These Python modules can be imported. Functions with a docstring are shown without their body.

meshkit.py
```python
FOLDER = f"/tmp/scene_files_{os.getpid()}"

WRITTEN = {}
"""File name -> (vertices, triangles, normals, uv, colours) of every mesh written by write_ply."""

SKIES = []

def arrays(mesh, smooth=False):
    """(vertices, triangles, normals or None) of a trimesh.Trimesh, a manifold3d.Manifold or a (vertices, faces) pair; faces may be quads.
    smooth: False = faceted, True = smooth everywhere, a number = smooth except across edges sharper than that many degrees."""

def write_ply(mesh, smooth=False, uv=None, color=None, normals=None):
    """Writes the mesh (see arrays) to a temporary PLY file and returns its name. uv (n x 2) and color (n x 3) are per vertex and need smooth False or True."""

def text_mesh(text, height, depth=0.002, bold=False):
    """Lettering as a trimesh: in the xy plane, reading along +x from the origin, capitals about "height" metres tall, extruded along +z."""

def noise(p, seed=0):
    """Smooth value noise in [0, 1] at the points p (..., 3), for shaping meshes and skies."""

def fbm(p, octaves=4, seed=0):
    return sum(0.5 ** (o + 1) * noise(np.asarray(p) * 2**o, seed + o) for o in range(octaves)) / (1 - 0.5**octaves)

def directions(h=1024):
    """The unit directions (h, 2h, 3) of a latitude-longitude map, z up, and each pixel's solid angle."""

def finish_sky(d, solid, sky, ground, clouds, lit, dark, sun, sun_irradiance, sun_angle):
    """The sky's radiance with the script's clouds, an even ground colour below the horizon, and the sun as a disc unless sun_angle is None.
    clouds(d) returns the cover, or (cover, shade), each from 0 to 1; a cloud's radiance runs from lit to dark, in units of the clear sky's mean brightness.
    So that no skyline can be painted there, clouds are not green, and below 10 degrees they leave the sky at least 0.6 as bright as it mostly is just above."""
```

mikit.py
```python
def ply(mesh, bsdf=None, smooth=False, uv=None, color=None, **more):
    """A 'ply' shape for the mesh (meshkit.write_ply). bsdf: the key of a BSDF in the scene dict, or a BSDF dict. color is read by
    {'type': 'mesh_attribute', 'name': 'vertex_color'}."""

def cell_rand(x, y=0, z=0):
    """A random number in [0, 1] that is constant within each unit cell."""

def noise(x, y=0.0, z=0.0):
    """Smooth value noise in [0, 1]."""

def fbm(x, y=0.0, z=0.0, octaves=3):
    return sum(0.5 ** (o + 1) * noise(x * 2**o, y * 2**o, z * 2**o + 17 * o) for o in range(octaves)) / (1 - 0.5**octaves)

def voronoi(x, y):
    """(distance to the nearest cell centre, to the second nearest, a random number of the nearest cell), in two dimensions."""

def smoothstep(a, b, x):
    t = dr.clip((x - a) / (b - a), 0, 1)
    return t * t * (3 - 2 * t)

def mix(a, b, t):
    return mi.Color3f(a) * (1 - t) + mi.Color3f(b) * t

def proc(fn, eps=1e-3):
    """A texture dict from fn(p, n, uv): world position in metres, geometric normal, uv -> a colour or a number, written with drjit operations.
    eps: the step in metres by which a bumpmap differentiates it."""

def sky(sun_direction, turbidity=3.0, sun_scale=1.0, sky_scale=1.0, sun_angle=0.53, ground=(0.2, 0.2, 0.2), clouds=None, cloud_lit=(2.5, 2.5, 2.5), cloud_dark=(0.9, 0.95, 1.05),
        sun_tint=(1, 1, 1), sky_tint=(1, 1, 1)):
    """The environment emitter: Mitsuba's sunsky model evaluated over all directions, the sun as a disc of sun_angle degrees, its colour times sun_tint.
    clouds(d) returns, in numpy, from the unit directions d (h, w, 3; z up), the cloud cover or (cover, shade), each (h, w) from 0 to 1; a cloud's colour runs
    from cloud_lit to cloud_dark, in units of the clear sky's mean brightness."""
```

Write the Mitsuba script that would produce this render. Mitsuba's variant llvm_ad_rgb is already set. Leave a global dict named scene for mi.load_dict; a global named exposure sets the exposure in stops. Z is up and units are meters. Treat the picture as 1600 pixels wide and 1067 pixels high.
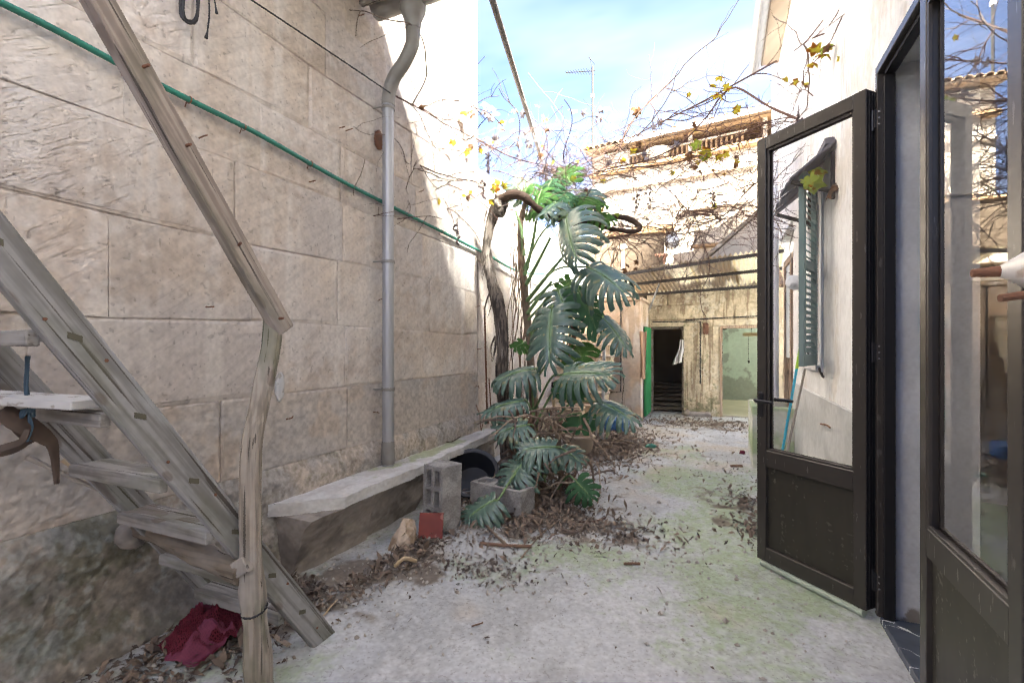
import math, random
import numpy as np, trimesh, drjit as dr, mitsuba as mi, mikit
from mikit import proc, noise, fbm, voronoi, cell_rand, smoothstep, mix
from shapely.geometry import Polygon, box as sbox
T = mi.ScalarTransform4f
scene, labels = {}, {}

# ------------------------------------------------------------------ camera, sky, exposure
PSI = math.atan(325 / 740)
EYE = (0.0, 0.0, 1.35)
scene['camera'] = {
    'type': 'perspective', 'fov': 2 * math.degrees(math.atan(800 / 740)), 'fov_axis': 'x',
    'near_clip': 0.02, 'far_clip': 600.0, 'principal_point_offset_y': -0.007,
    'to_world': T().look_at(origin=EYE, target=(-math.sin(PSI), math.cos(PSI), EYE[2]), up=(0, 0, 1))}
SUN = (0.60, -0.50, 0.63)


def clouds(d):
    import meshkit
    q = d[..., :3] / np.maximum(d[..., 2:3], 0.08)
    n = meshkit.fbm(np.stack([q[..., 0] * 1.1 + 3, q[..., 1] * 2.3, 0 * q[..., 0] + 1.7], -1), 5, 4)
    w = meshkit.fbm(np.stack([q[..., 0] * 0.5, q[..., 1] * 0.6, 0 * q[..., 0] + 5.1], -1), 3, 9)
    return np.clip((n * 0.6 + w * 0.6 - 0.58) * 2.2, 0, 0.42)


scene['sky'] = mikit.sky(SUN, turbidity=3.5, sun_scale=1.0, sky_scale=0.135, sun_angle=16.0, sun_tint=(0.81, 0.98, 1.23), sky_tint=(1.02, 0.92, 1.06), clouds=clouds,
                         cloud_lit=(1.45, 1.5, 1.52), cloud_dark=(1.2, 1.25, 1.3), ground=(0.3, 0.27, 0.23))
exposure = 6.8

# ------------------------------------------------------------------ helpers
R = random.Random(7)


def numbered(key):
    if key not in scene and key not in labels and not any(k.startswith(key + '__') for k in scene):
        return key
    i = 1
    while True:
        k = f'{key}_{i:03d}'
        if k not in scene and k not in labels and not any(q.startswith(k + '__') for q in scene):
            return k
        i += 1


COUNT = {}


def fresh(key):
    """The key, or the key with the next free three-digit number."""
    n = COUNT.get(key, 0)
    COUNT[key] = n + 1
    return key if n == 0 else f'{key}_{n:03d}'


def thing(name, label, cat, group=None):
    key = fresh(name)
    labels[key] = {'label': label, 'category': cat}
    if group:
        labels[key]['group'] = group
    return key


def part(parent, name, mesh, bsdf, smooth=False, label=None, kind=None, **more):
    key = fresh(parent + '__' + name)
    scene[key] = mikit.ply(mesh, 'mat_' + bsdf, smooth, **more)
    if label or kind:
        labels[key] = {}
        if label:
            labels[key]['label'] = label
        if kind:
            labels[key]['kind'] = kind
    return key


def obj(name, mesh, bsdf, label, cat, smooth=False, group=None, kind=None, **more):
    key = fresh(name)
    scene[key] = mikit.ply(mesh, 'mat_' + bsdf, smooth, **more)
    labels[key] = {'label': label, 'category': cat}
    if group:
        labels[key]['group'] = group
    if kind:
        labels[key]['kind'] = kind
    return key


def struct(name, mesh, bsdf, label, smooth=False, **more):
    key = fresh(name)
    scene[key] = mikit.ply(mesh, 'mat_' + bsdf, smooth, **more)
    labels[key] = {'label': label, 'kind': 'structure'}
    return key


def cat(ms):
    return trimesh.util.concatenate(list(ms))


V = lambda *a: np.array(a, float)
unit = lambda a: np.asarray(a, float) / np.linalg.norm(a)


def bx(x0, x1, y0, y1, z0, z1, ch=0.0):
    """Axis-aligned box, chamfered by ch."""
    lo, hi = np.array([x0, y0, z0], float), np.array([x1, y1, z1], float)
    lo, hi = np.minimum(lo, hi), np.maximum(lo, hi)
    if ch <= 0:
        return trimesh.creation.box(bounds=[lo, hi])
    ch = min(ch, 0.45 * (hi - lo).min())
    pts = []
    for s in np.ndindex(2, 2, 2):
        c = np.where(s, hi, lo)
        inn = np.where(s, -ch, ch)
        for k in range(3):
            p = c + inn
            p[k] = c[k]
            pts.append(p)
    return trimesh.convex.convex_hull(np.array(pts))


def frame(p0, p1, up=(0, 0, 1)):
    a = unit(np.subtract(p1, p0))
    s = np.cross(up, a)
    if np.linalg.norm(s) < 1e-5:
        s = np.cross((0, 1, 0), a)
    s = unit(s)
    return a, s, np.cross(a, s)


def place(m, o, ax, ay, az):
    M = np.eye(4)
    M[:3, 0], M[:3, 1], M[:3, 2], M[:3, 3] = ax, ay, az, o
    m = m.copy()
    m.apply_transform(M)
    return m


def beam(p0, p1, w, h, up=(0, 0, 1), ch=0.004, rough=0.0, seed=0):
    """A bar from p0 to p1, w wide (sideways) and h high (along up), with worn edges when rough > 0."""
    a, s, u = frame(p0, p1, up)
    L = np.linalg.norm(np.subtract(p1, p0))
    m = bx(0, L, -w / 2, w / 2, -h / 2, h / 2, ch)
    if rough > 0:
        m = m.subdivide_to_size(0.06)
        n = np.stack([mk_fbm(m.vertices * V(4, 11, 11) + 31.7 * seed + 7 * k, 3) - 0.5 for k in range(3)], 1)
        v = m.vertices + n * rough * V(0.3, 2, 2)
        m = trimesh.Trimesh(v, m.faces, process=True)
    return place(m, p0, a, s, u)


def mk_fbm(p, octaves=3, seed=0):
    import meshkit
    return meshkit.fbm(p, octaves, seed)


def spline(pts, per=5):
    p = np.asarray(pts, float)
    if len(p) < 3:
        return np.array([p[0] + (p[-1] - p[0]) * t for t in np.linspace(0, 1, per + 1)])
    q = np.vstack([2 * p[0] - p[1], p, 2 * p[-1] - p[-2]])
    out = []
    for i in range(1, len(q) - 2):
        a, b, c, d = q[i - 1:i + 3]
        for t in np.linspace(0, 1, per, endpoint=False):
            out.append(0.5 * (2 * b + (c - a) * t + (2 * a - 5 * b + 4 * c - d) * t * t + (3 * b - a - 3 * c + d) * t ** 3))
    out.append(p[-1])
    return np.array(out)


def tube(pts, r, n=6, caps=True, lump=0.0, seed=0):
    """A swept tube; r is a number or one radius per point."""
    p = np.asarray(pts, float)
    r = np.full(len(p), float(r)) if np.isscalar(r) else np.asarray(r, float)
    if len(r) != len(p):
        r = np.interp(np.linspace(0, 1, len(p)), np.linspace(0, 1, len(r)), r)
    t = np.gradient(p, axis=0)
    t /= np.linalg.norm(t, axis=1, keepdims=True) + 1e-12
    s = np.cross(t[0], (0.3, 0.2, 0.93))
    if np.linalg.norm(s) < 1e-3:
        s = np.cross(t[0], (1, 0, 0))
    s = unit(s)
    ang = np.arange(n) * 2 * np.pi / n
    rings = []
    for i in range(len(p)):
        s = s - t[i] * (s @ t[i])
        s = s / (np.linalg.norm(s) + 1e-12)
        b = np.cross(t[i], s)
        rr = r[i] * np.ones(n)
        if lump:
            q = p[i] + r[i] * (np.cos(ang)[:, None] * s + np.sin(ang)[:, None] * b)
            rr = rr * (1 + lump * 2 * (mk_fbm(q * V(14, 14, 4) + seed, 3) - 0.5))
        rings.append(p[i] + rr[:, None] * (np.cos(ang)[:, None] * s + np.sin(ang)[:, None] * b))
    v = np.vstack(rings)
    i = np.arange(n)
    f = []
    for k in range(len(p) - 1):
        a, b = k * n + i, k * n + (i + 1) % n
        f += [np.stack([a, b, b + n], 1), np.stack([a, b + n, a + n], 1)]
    if caps:
        v = np.vstack([v, p[0], p[-1]])
        e = len(p) * n
        f += [np.stack([i * 0 + e, (i + 1) % n, i], 1), np.stack([i * 0 + e + 1, (len(p) - 1) * n + i, (len(p) - 1) * n + (i + 1) % n], 1)]
    return trimesh.Trimesh(v, np.vstack(f), process=False)


def lathe(profile, n=20, o=(0, 0, 0), axis=(0, 0, 1)):
    """Revolves [(radius, height)] about axis through o."""
    pr = np.asarray(profile, float)
    az = unit(axis)
    ax = unit(np.cross(az, (0.31, 0.95, 0.05) if abs(az[1]) < 0.9 else (1, 0, 0)))
    ay = np.cross(az, ax)
    ang = np.arange(n) * 2 * np.pi / n
    v = np.vstack([np.asarray(o, float) + z * az + r * (np.cos(ang)[:, None] * ax + np.sin(ang)[:, None] * ay) for r, z in pr])
    i = np.arange(n)
    f = []
    for k in range(len(pr) - 1):
        a, b = k * n + i, k * n + (i + 1) % n
        f += [np.stack([a, b, b + n], 1), np.stack([a, b + n, a + n], 1)]
    return trimesh.Trimesh(v, np.vstack(f), process=False)


def prism(poly, p0, p1, up=(0, 0, 1)):
    """Extrudes a 2-D outline (side, up) from p0 to p1."""
    a, s, u = frame(p0, p1, up)
    L = np.linalg.norm(np.subtract(p1, p0))
    m = trimesh.creation.extrude_polygon(Polygon(poly), L, engine='earcut')
    return place(m, p0, s, u, a)


def rock(c, r, seed=0, amp=0.35, sub=2, freq=1.6):
    m = trimesh.creation.icosphere(subdivisions=sub, radius=1.0)
    n = mk_fbm(m.vertices * freq + 17.3 * seed, 3) - 0.5
    m.vertices = m.vertices * (1 + amp * 2 * n[:, None]) * np.asarray(r, float)
    m.apply_translation(c)
    return m


def sheet(nx, ny, fn):
    """A grid of quads; fn(u, v) arrays in [0, 1] -> points (..., 3). Returns mesh and uv."""
    u, v = np.meshgrid(np.linspace(0, 1, nx + 1), np.linspace(0, 1, ny + 1), indexing='ij')
    pts = fn(u, v).reshape(-1, 3)
    i, j = np.meshgrid(np.arange(nx), np.arange(ny), indexing='ij')
    a = (i * (ny + 1) + j).ravel()
    f = np.vstack([np.stack([a, a + ny + 1, a + ny + 2], 1), np.stack([a, a + ny + 2, a + 1], 1)])
    return trimesh.Trimesh(pts, f, process=False), np.stack([u.ravel(), v.ravel()], 1)


def solid_sheet(nx, ny, fn, th):
    m, _ = sheet(nx, ny, fn)
    return thicken(m, th)


def thicken(m, th):
    n = m.vertex_normals
    k = len(m.vertices)
    v = np.vstack([m.vertices, m.vertices - n * th])
    e = m.edges_unique[trimesh.grouping.group_rows(m.edges_sorted, require_count=1)] if False else None
    es = m.edges[trimesh.grouping.group_rows(m.edges_sorted, require_count=1)]
    side = np.vstack([np.stack([es[:, 0], es[:, 0] + k, es[:, 1] + k], 1), np.stack([es[:, 0], es[:, 1] + k, es[:, 1]], 1)])
    return trimesh.Trimesh(v, np.vstack([m.faces, m.faces[:, ::-1] + k, side]), process=False)


def wall_block(O, a, n, s0, s1, z0, z1, d, ch, rnd, jit=0.006, corners=None):
    """One stone: back quad on the plane through O, front quad d proud, edges worn by ch. 18 triangles."""
    O, a, n = np.asarray(O, float), np.asarray(a, float), np.asarray(n, float)
    up = V(0, 0, 1)
    j = lambda: rnd.uniform(-jit, jit)
    cs = corners or [(s0, z0), (s1, z0), (s1, z1), (s0, z1)]
    cm, zm = (s0 + s1) / 2, (z0 + z1) / 2
    back = [O + a * s + up * z for s, z in cs]
    jj = [(j(), j()) for _ in cs]
    outer = [O + a * (s + p) + up * (z + q) + n * (d - ch * 0.5 + j() * .2) for (s, z), (p, q) in zip(cs, jj)]
    inner = [O + a * (s + p + math.copysign(ch * rnd.uniform(.4, 2.2), cm - s)) + up * (z + q + math.copysign(ch * rnd.uniform(.4, 2.2), zm - z)) + n * (d + j() * .3)
             for (s, z), (p, q) in zip(cs, jj)]
    v = np.array(back + outer + inner)
    f = [[8, 9, 10], [8, 10, 11]]
    for k in range(4):
        q = (k + 1) % 4
        f += [[4 + k, 4 + q, 8 + q], [4 + k, 8 + q, 8 + k], [k, q, 4 + q], [k, 4 + q, 4 + k]]
    m = trimesh.Trimesh(v, f, process=False)
    if np.dot(np.cross(v[9] - v[8], v[10] - v[8]), n) < 0:
        m.invert()
    return m


def courses(parent, O, a, n, edges, s0, s1, mats, rnd, name='stone_block', width=0.85, gap=0.006, d=0.02, ch=0.008, prouds=0.006, wander=0.012):
    ph = [rnd.uniform(0, 6.28) for _ in edges]

    def zed(k, s):
        if k == 0 or k == len(edges) - 1:
            return edges[k]
        return edges[k] + wander * (math.sin(s * 1.7 + ph[k]) + .6 * math.sin(s * 4.1 + 2 * ph[k]))
    for k in range(len(edges) - 1):
        s = s0
        first = True
        while s < s1 - 0.05:
            w = width * rnd.uniform(0.7, 1.3) * (rnd.uniform(0.4, 0.9) if first else 1)
            first = False
            e = min(s + w, s1)
            if s1 - e < 0.25:
                e = s1
            tight = rnd.random() < .45
            g = gap * (.25 if tight else rnd.uniform(.8, 1.6)) / 2
            lean = rnd.uniform(-.01, .01)
            cs = [(s + g, zed(k, s) + g), (e - g, zed(k, e) + g), (e - g + lean * 0, zed(k + 1, e) - g), (s + g, zed(k + 1, s) - g)]
            part(parent, name, wall_block(O, a, n, s, e, edges[k], edges[k + 1], d + rnd.uniform(0, prouds), ch * (.35 if tight else 1.2), rnd, .002 if tight else .006, cs), rnd.choice(mats))
            s = e


# ------------------------------------------------------------------ materials
def mat(name, color, rough=None, bump=None, spec=0.3, metallic=0.0, eps=2e-3, **more):
    """color: rgb or fn(p, n, uv). rough None = diffuse."""
    tex = proc(color) if callable(color) else {'type': 'rgb', 'value': list(color)}
    if rough is None:
        b = {'type': 'diffuse', 'reflectance': tex}
    else:
        b = {'type': 'principled', 'base_color': tex, 'roughness': rough if not callable(rough) else proc(rough), 'specular': spec, 'metallic': metallic, **more}
    if bump is not None:
        b = {'type': 'bumpmap', 'tex': proc(bump, eps), 'scale': 1.0, 'bsdf': b}
    scene['mat_' + name] = {'type': 'twosided', 'bsdf': b}


def spots(x, y, size, thr, width=0.08):
    """0/1 flecks: small irregular islands of noise."""
    return smoothstep(thr, thr + width, fbm(x / size, y / size, 3.3, 3))


def blob(x, y, cx, cy, rx, ry):
    return dr.exp(-dr.square((x - cx) / rx) - dr.square((y - cy) / ry))


# sandstone blocks of the tall house, thinly rendered: tan, pink and grey patches, trowel strokes
def grain(x, y, thr, w, s=9.0):
    """Patches with a ragged, grainy outline."""
    return smoothstep(thr, thr + w, 0.68 * fbm(x, y, 3.0, 4) + 0.32 * fbm(x * s, y * s, 7.0, 3))


def stone_color(tone):
    def fn(p, n, uv):
        y, z = p.y + 0.37 * p.x, p.z
        big = fbm(y * 1.3 + tone * 5, z * 1.5, tone * 3, 4)
        c = mix((0.545, 0.475, 0.41), (0.50, 0.455, 0.425), smoothstep(0.35, 0.65, big))
        c = mix(c, (0.60, 0.56, 0.52), smoothstep(0.46, 0.75, fbm(y * 13, z * 0.7, 2.0, 3)) * 0.7)
        c = mix(c, (0.42, 0.345, 0.285), grain(y * 2.4 + 9, z * 2.8, 0.50, 0.20) * 0.6)
        c = mix(c, (0.62, 0.585, 0.55), grain(y * 2.1, z * 1.7 + 3, 0.52, 0.14, 5.0) * 0.45)
        a, b = y * 0.80 + z * 0.60, z * 0.80 - y * 0.60
        scr = smoothstep(0.60, 0.76, fbm(a * 9, b * 95, 3.0, 3))
        pit = smoothstep(0.77, 0.84, fbm(y * 47, z * 43, 7.0, 2))
        c = c * (1 - 0.08 * scr) * (1 - 0.22 * pit)
        c = c * (0.90 + 0.20 * fbm(a * 5, b * 30, 6.0, 3))
        return c * (0.84 + 0.32 * fbm(y * 60, z * 55, 5.0, 3)) * (0.96 + 0.06 * tone)
    return fn


def stone_bump(p, n, uv):
    y, z = p.y + 0.37 * p.x, p.z
    a, b = y * 0.80 + z * 0.60, z * 0.80 - y * 0.60
    m = smoothstep(0.4, 0.6, fbm(y * 1.1, z * 1.4, 4.0, 2))
    stroke = fbm(a * 6, b * 40, 1.0, 3) * m + fbm(y * 34, z * 5, 2.0, 3) * (1 - m)
    pit = smoothstep(0.74, 0.80, fbm(y * 47, z * 43, 7.0, 2))
    scr = smoothstep(0.60, 0.76, fbm(a * 9, b * 95, 3.0, 3))
    return 0.0018 * stroke + 0.005 * fbm(y * 8, z * 8, 3.0, 3) + 0.004 * noise(y * 150, z * 150, 0) - 0.004 * pit - 0.003 * scr


for k in range(3):
    mat(f'stone_{k}', stone_color(k), None, stone_bump)


def rough_color(p, n, uv):
    y, z = p.y + 0.5 * p.x, p.z
    fine = fbm(y * 40, z * 40, 5.0, 3)
    c = mix((0.46, 0.415, 0.375), (0.41, 0.385, 0.365), smoothstep(0.4, 0.62, fbm(y * 2, z * 2.4, 1.0, 4)))
    c = mix(c, (0.45, 0.375, 0.31), smoothstep(0.60, 0.72, fbm(y * 4.2 + 4, z * 5, 1.0, 4)) * 0.6)
    c = mix(c, (0.47, 0.44, 0.41), smoothstep(0.62, 0.7, fbm(y * 3 + 3, z * 3.2, 2.0, 4)) * 0.6)
    return c * (0.7 + 0.6 * fine)


mat('rough_render', rough_color, None, lambda p, n, uv: 0.016 * fbm((p.y + 0.5 * p.x) * 55, p.z * 55, 0.0, 3) + 0.008 * fbm((p.y + 0.5 * p.x) * 9, p.z * 9, 1.0, 2))


# damp, mossy foot of the wall beneath the wooden stair: dark crusts and lichen of their own outline
def damp_color(p, n, uv):
    y, z = p.y, p.z
    c = mix((0.43, 0.375, 0.32), (0.37, 0.345, 0.32), smoothstep(0.4, 0.6, fbm(y * 5, z * 5, 7.0, 3)))
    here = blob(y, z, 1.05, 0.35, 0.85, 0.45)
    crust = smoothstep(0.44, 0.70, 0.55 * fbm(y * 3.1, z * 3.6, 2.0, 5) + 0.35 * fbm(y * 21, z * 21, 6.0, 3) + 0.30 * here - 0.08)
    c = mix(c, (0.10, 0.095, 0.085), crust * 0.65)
    c = mix(c, (0.085, 0.095, 0.05), smoothstep(0.46, 0.62, 0.6 * fbm(y * 6, z * 6, 4.0, 4) + 0.4 * fbm(y * 28, z * 28, 1.0, 3) + 0.2 * blob(y, z, 1.25, 0.5, 0.35, 0.25) - 0.10) * 0.42)
    c = mix(c, (0.36, 0.41, 0.42), smoothstep(0.50, 0.66, 0.5 * fbm(y * 5 + 2, z * 7, 6.0, 4) + 0.5 * fbm(y * 32, z * 32, 2.0, 3) + 0.1 * blob(y, z, 1.7, 0.3, 0.3, 0.25)) * 0.34 * here)
    return c * (0.55 + 0.9 * fbm(y * 44, z * 44, 5.0, 3))


mat('damp_render', damp_color, None, lambda p, n, uv: 0.014 * fbm(p.y * 40, p.z * 40, 0.0, 3) + 0.02 * fbm(p.y * 7, p.z * 7, 1.0, 3))


# yard floor: worn concrete, algae patches, trodden earth where the plants shed
def floor_color(p, n, uv):
    x, y = p.x, p.y
    fine = fbm(x * 60, y * 60, 1.0, 2)
    c = mix((0.455, 0.47, 0.485), (0.39, 0.40, 0.405), smoothstep(0.38, 0.62, fbm(x * 3.1, y * 3.3, 2.0, 4)))
    c = mix(c, (0.46, 0.42, 0.365), smoothstep(0.42, 0.58, 0.62 * fbm(x * 1.7, y * 1.9, 7.0, 4) + 0.22 * blob(x, y, -0.55, 7.3, 1.6, 2.6)))
    g = fbm(x * 2.3 + 4, y * 2.1, 3.0, 5)
    gm = blob(x, y, -0.85, 2.95, 0.42, 0.30) + blob(x, y, 0.05, 3.5, 0.40, 0.62) + blob(x, y, 0.35, 3.05, 0.35, 0.35) + 1.0 * blob(x, y, -0.15, 4.9, 0.55, 1.5) + 0.7 * blob(x, y, -1.3, 2.5, 0.5, 0.2) + 0.6 * blob(x, y, 0.3, 2.3, 0.3, 0.3)
    alg = smoothstep(0.46, 0.64, g * 0.58 + 0.17 * fbm(x * 31, y * 29, 6.0, 3) + 0.32 * gm) * (0.55 + 0.45 * smoothstep(0.35, 0.6, fbm(x * 22, y * 22, 8.0, 3)))
    c = mix(c, (0.325, 0.40, 0.255), alg * 0.8)
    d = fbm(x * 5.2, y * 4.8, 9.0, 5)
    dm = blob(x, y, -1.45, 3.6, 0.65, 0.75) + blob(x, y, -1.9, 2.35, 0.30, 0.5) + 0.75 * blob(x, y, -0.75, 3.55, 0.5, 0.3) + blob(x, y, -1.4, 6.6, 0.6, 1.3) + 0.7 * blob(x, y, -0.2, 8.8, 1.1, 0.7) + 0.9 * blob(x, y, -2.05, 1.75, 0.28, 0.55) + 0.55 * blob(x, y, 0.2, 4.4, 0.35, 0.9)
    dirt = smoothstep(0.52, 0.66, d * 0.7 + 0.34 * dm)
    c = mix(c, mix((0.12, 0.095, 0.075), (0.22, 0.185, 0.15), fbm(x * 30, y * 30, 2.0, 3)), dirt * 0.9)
    speck = smoothstep(0.70, 0.76, fbm(x * 75, y * 75, 4.0, 2))
    c = mix(c, (0.20, 0.19, 0.18), speck * 0.35)
    c = mix(c, (0.53, 0.54, 0.55), smoothstep(0.48, 0.72, 0.5 * fbm(x * 4, y * 4, 5.0, 4) + 0.5 * fbm(x * 33, y * 33, 2.0, 3)) * 0.6 * (1 - alg) * (1 - dirt))
    return c * (0.82 + 0.36 * fine)


mat('floor_concrete', floor_color, None, lambda p, n, uv: 0.004 * fbm(p.x * 28, p.y * 28, 1.0, 3) + 0.012 * fbm(p.x * 4, p.y * 4, 2.0, 3) + 0.0012 * noise(p.x * 200, p.y * 200, 0), eps=2e-3)


# lime-washed house on the right
def white_color(p, n, uv):
    y, z = p.y + p.x * 0.7, p.z
    c = mix((0.80, 0.795, 0.785), (0.72, 0.71, 0.695), smoothstep(0.42, 0.66, fbm(y * 1.7, z * 1.2, 2.0, 4)))
    s = smoothstep(0.52, 0.74, fbm(y * 9, z * 0.7, 4.0, 4))
    c = mix(c, (0.56, 0.555, 0.55), s * 0.40)
    c = mix(c, (0.60, 0.53, 0.45), grain(y * 3.1, z * 1.6 + 8, 0.56, 0.12) * 0.4)
    grey = smoothstep(0.42, 0.62, fbm(y * 14, z * 3, 9.0, 4) * 0.6 + 0.36 * blob(y, z, 4.3, 4.2, 0.35, 1.5) - 0.08)
    c = mix(c, (0.27, 0.27, 0.27), grey * 0.55)
    return c * (0.9 + 0.2 * fbm(y * 30, z * 30, 1.0, 3))


mat('white_wall', white_color, None, lambda p, n, uv: 0.004 * fbm((p.y + p.x * .7) * 30, p.z * 30, 0.0, 3) + 0.012 * fbm((p.y + p.x * .7) * 4, p.z * 4, 1.0, 2))
mat('plinth_wall', lambda p, n, uv: mix((0.56, 0.56, 0.55), (0.47, 0.475, 0.465), smoothstep(0.4, 0.65, fbm(p.y * 2.5, p.z * 3, 2.0, 4))) * (0.9 + 0.2 * fbm(p.y * 30, p.z * 30, 1.0, 3)), None,
    lambda p, n, uv: 0.004 * fbm(p.y * 30, p.z * 30, 0.0, 3) + 0.01 * fbm(p.y * 5, p.z * 5, 1.0, 2))
mat('reveal_plaster', lambda p, n, uv: mix(mix((0.60, 0.615, 0.64), (0.53, 0.545, 0.57), smoothstep(0.4, 0.6, fbm(p.x * 6, p.z * 3, 2.0, 3))), (0.28, 0.255, 0.23), smoothstep(0.62, 0.74, 0.6 * fbm(p.x * 13, p.z * 13, 4.0, 4) + 0.4 * blob(p.x, p.z, .9, .03, .3, .14))) * (0.9 + 0.2 * fbm(p.x * 60, p.z * 60, 3.0, 3)),
    None, lambda p, n, uv: 0.003 * fbm(p.x * 50, p.z * 50, 0.0, 3) + 0.004 * fbm(p.x * 12, p.z * 5, 3.0, 2))


# shed masonry: stained sandstone
def shed_color(p, n, uv):
    x, z = p.x + 0.6 * p.y, p.z
    c = mix((0.56, 0.47, 0.33), (0.47, 0.39, 0.275), smoothstep(0.4, 0.62, fbm(x * 2.2, z * 2.4, 1.0, 4)))
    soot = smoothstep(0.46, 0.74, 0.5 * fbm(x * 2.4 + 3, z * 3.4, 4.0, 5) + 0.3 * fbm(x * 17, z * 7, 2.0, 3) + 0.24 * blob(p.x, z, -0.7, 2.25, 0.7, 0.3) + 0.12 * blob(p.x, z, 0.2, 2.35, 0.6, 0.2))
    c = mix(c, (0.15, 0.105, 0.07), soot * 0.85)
    run = smoothstep(0.56, 0.74, fbm(x * 21, z * 1.3, 9.0, 4) + 0.10 * blob(p.x, z, -0.25, 1.5, 0.2, 0.5))
    c = mix(c, (0.20, 0.14, 0.09), run * 0.7)
    c = mix(c, (0.14, 0.15, 0.08), smoothstep(0.50, 0.68, 0.5 * fbm(x * 6, z * 5, 8.0, 4) + 0.4 * fbm(x * 24, z * 24, 3.0, 3) + 0.26 * blob(p.x, z, -0.3, 0.12, 0.6, 0.28) - 0.04) * 0.7)
    c = mix(c, (0.64, 0.58, 0.46), grain(x * 4, z * 3.6, 0.54, 0.10) * 0.5)
    return c * (0.72 + 0.56 * fbm(x * 28, z * 28, 5.0, 3))


mat('shed_stone', shed_color, None, lambda p, n, uv: 0.01 * fbm((p.x + .6 * p.y) * 20, p.z * 20, 0.0, 4) + 0.015 * fbm((p.x + .6 * p.y) * 4, p.z * 4, 1.0, 2))


def pillar_color(p, n, uv):
    x, z = p.x + 0.6 * p.y, p.z
    c = mix((0.56, 0.43, 0.31), (0.52, 0.44, 0.36), smoothstep(0.4, 0.62, fbm(x * 2.2, z * 1.4, 1.0, 4)))
    c = mix(c, (0.56, 0.52, 0.47), smoothstep(0.48, 0.66, fbm(x * 3, z * 2.0, 3.0, 4) + 0.15 * blob(x, z, 3.7, 0.2, 0.8, 0.4)) * 0.7)
    c = mix(c, (0.36, 0.25, 0.16), smoothstep(0.6, 0.7, fbm(x * 8, z * 1.5, 6.0, 4)) * 0.6)
    return c * (0.85 + 0.3 * fbm(x * 25, z * 25, 5.0, 3))


mat('pillar_plaster', pillar_color, None, lambda p, n, uv: 0.006 * fbm((p.x + .6 * p.y) * 20, p.z * 20, 0.0, 3))


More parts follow.
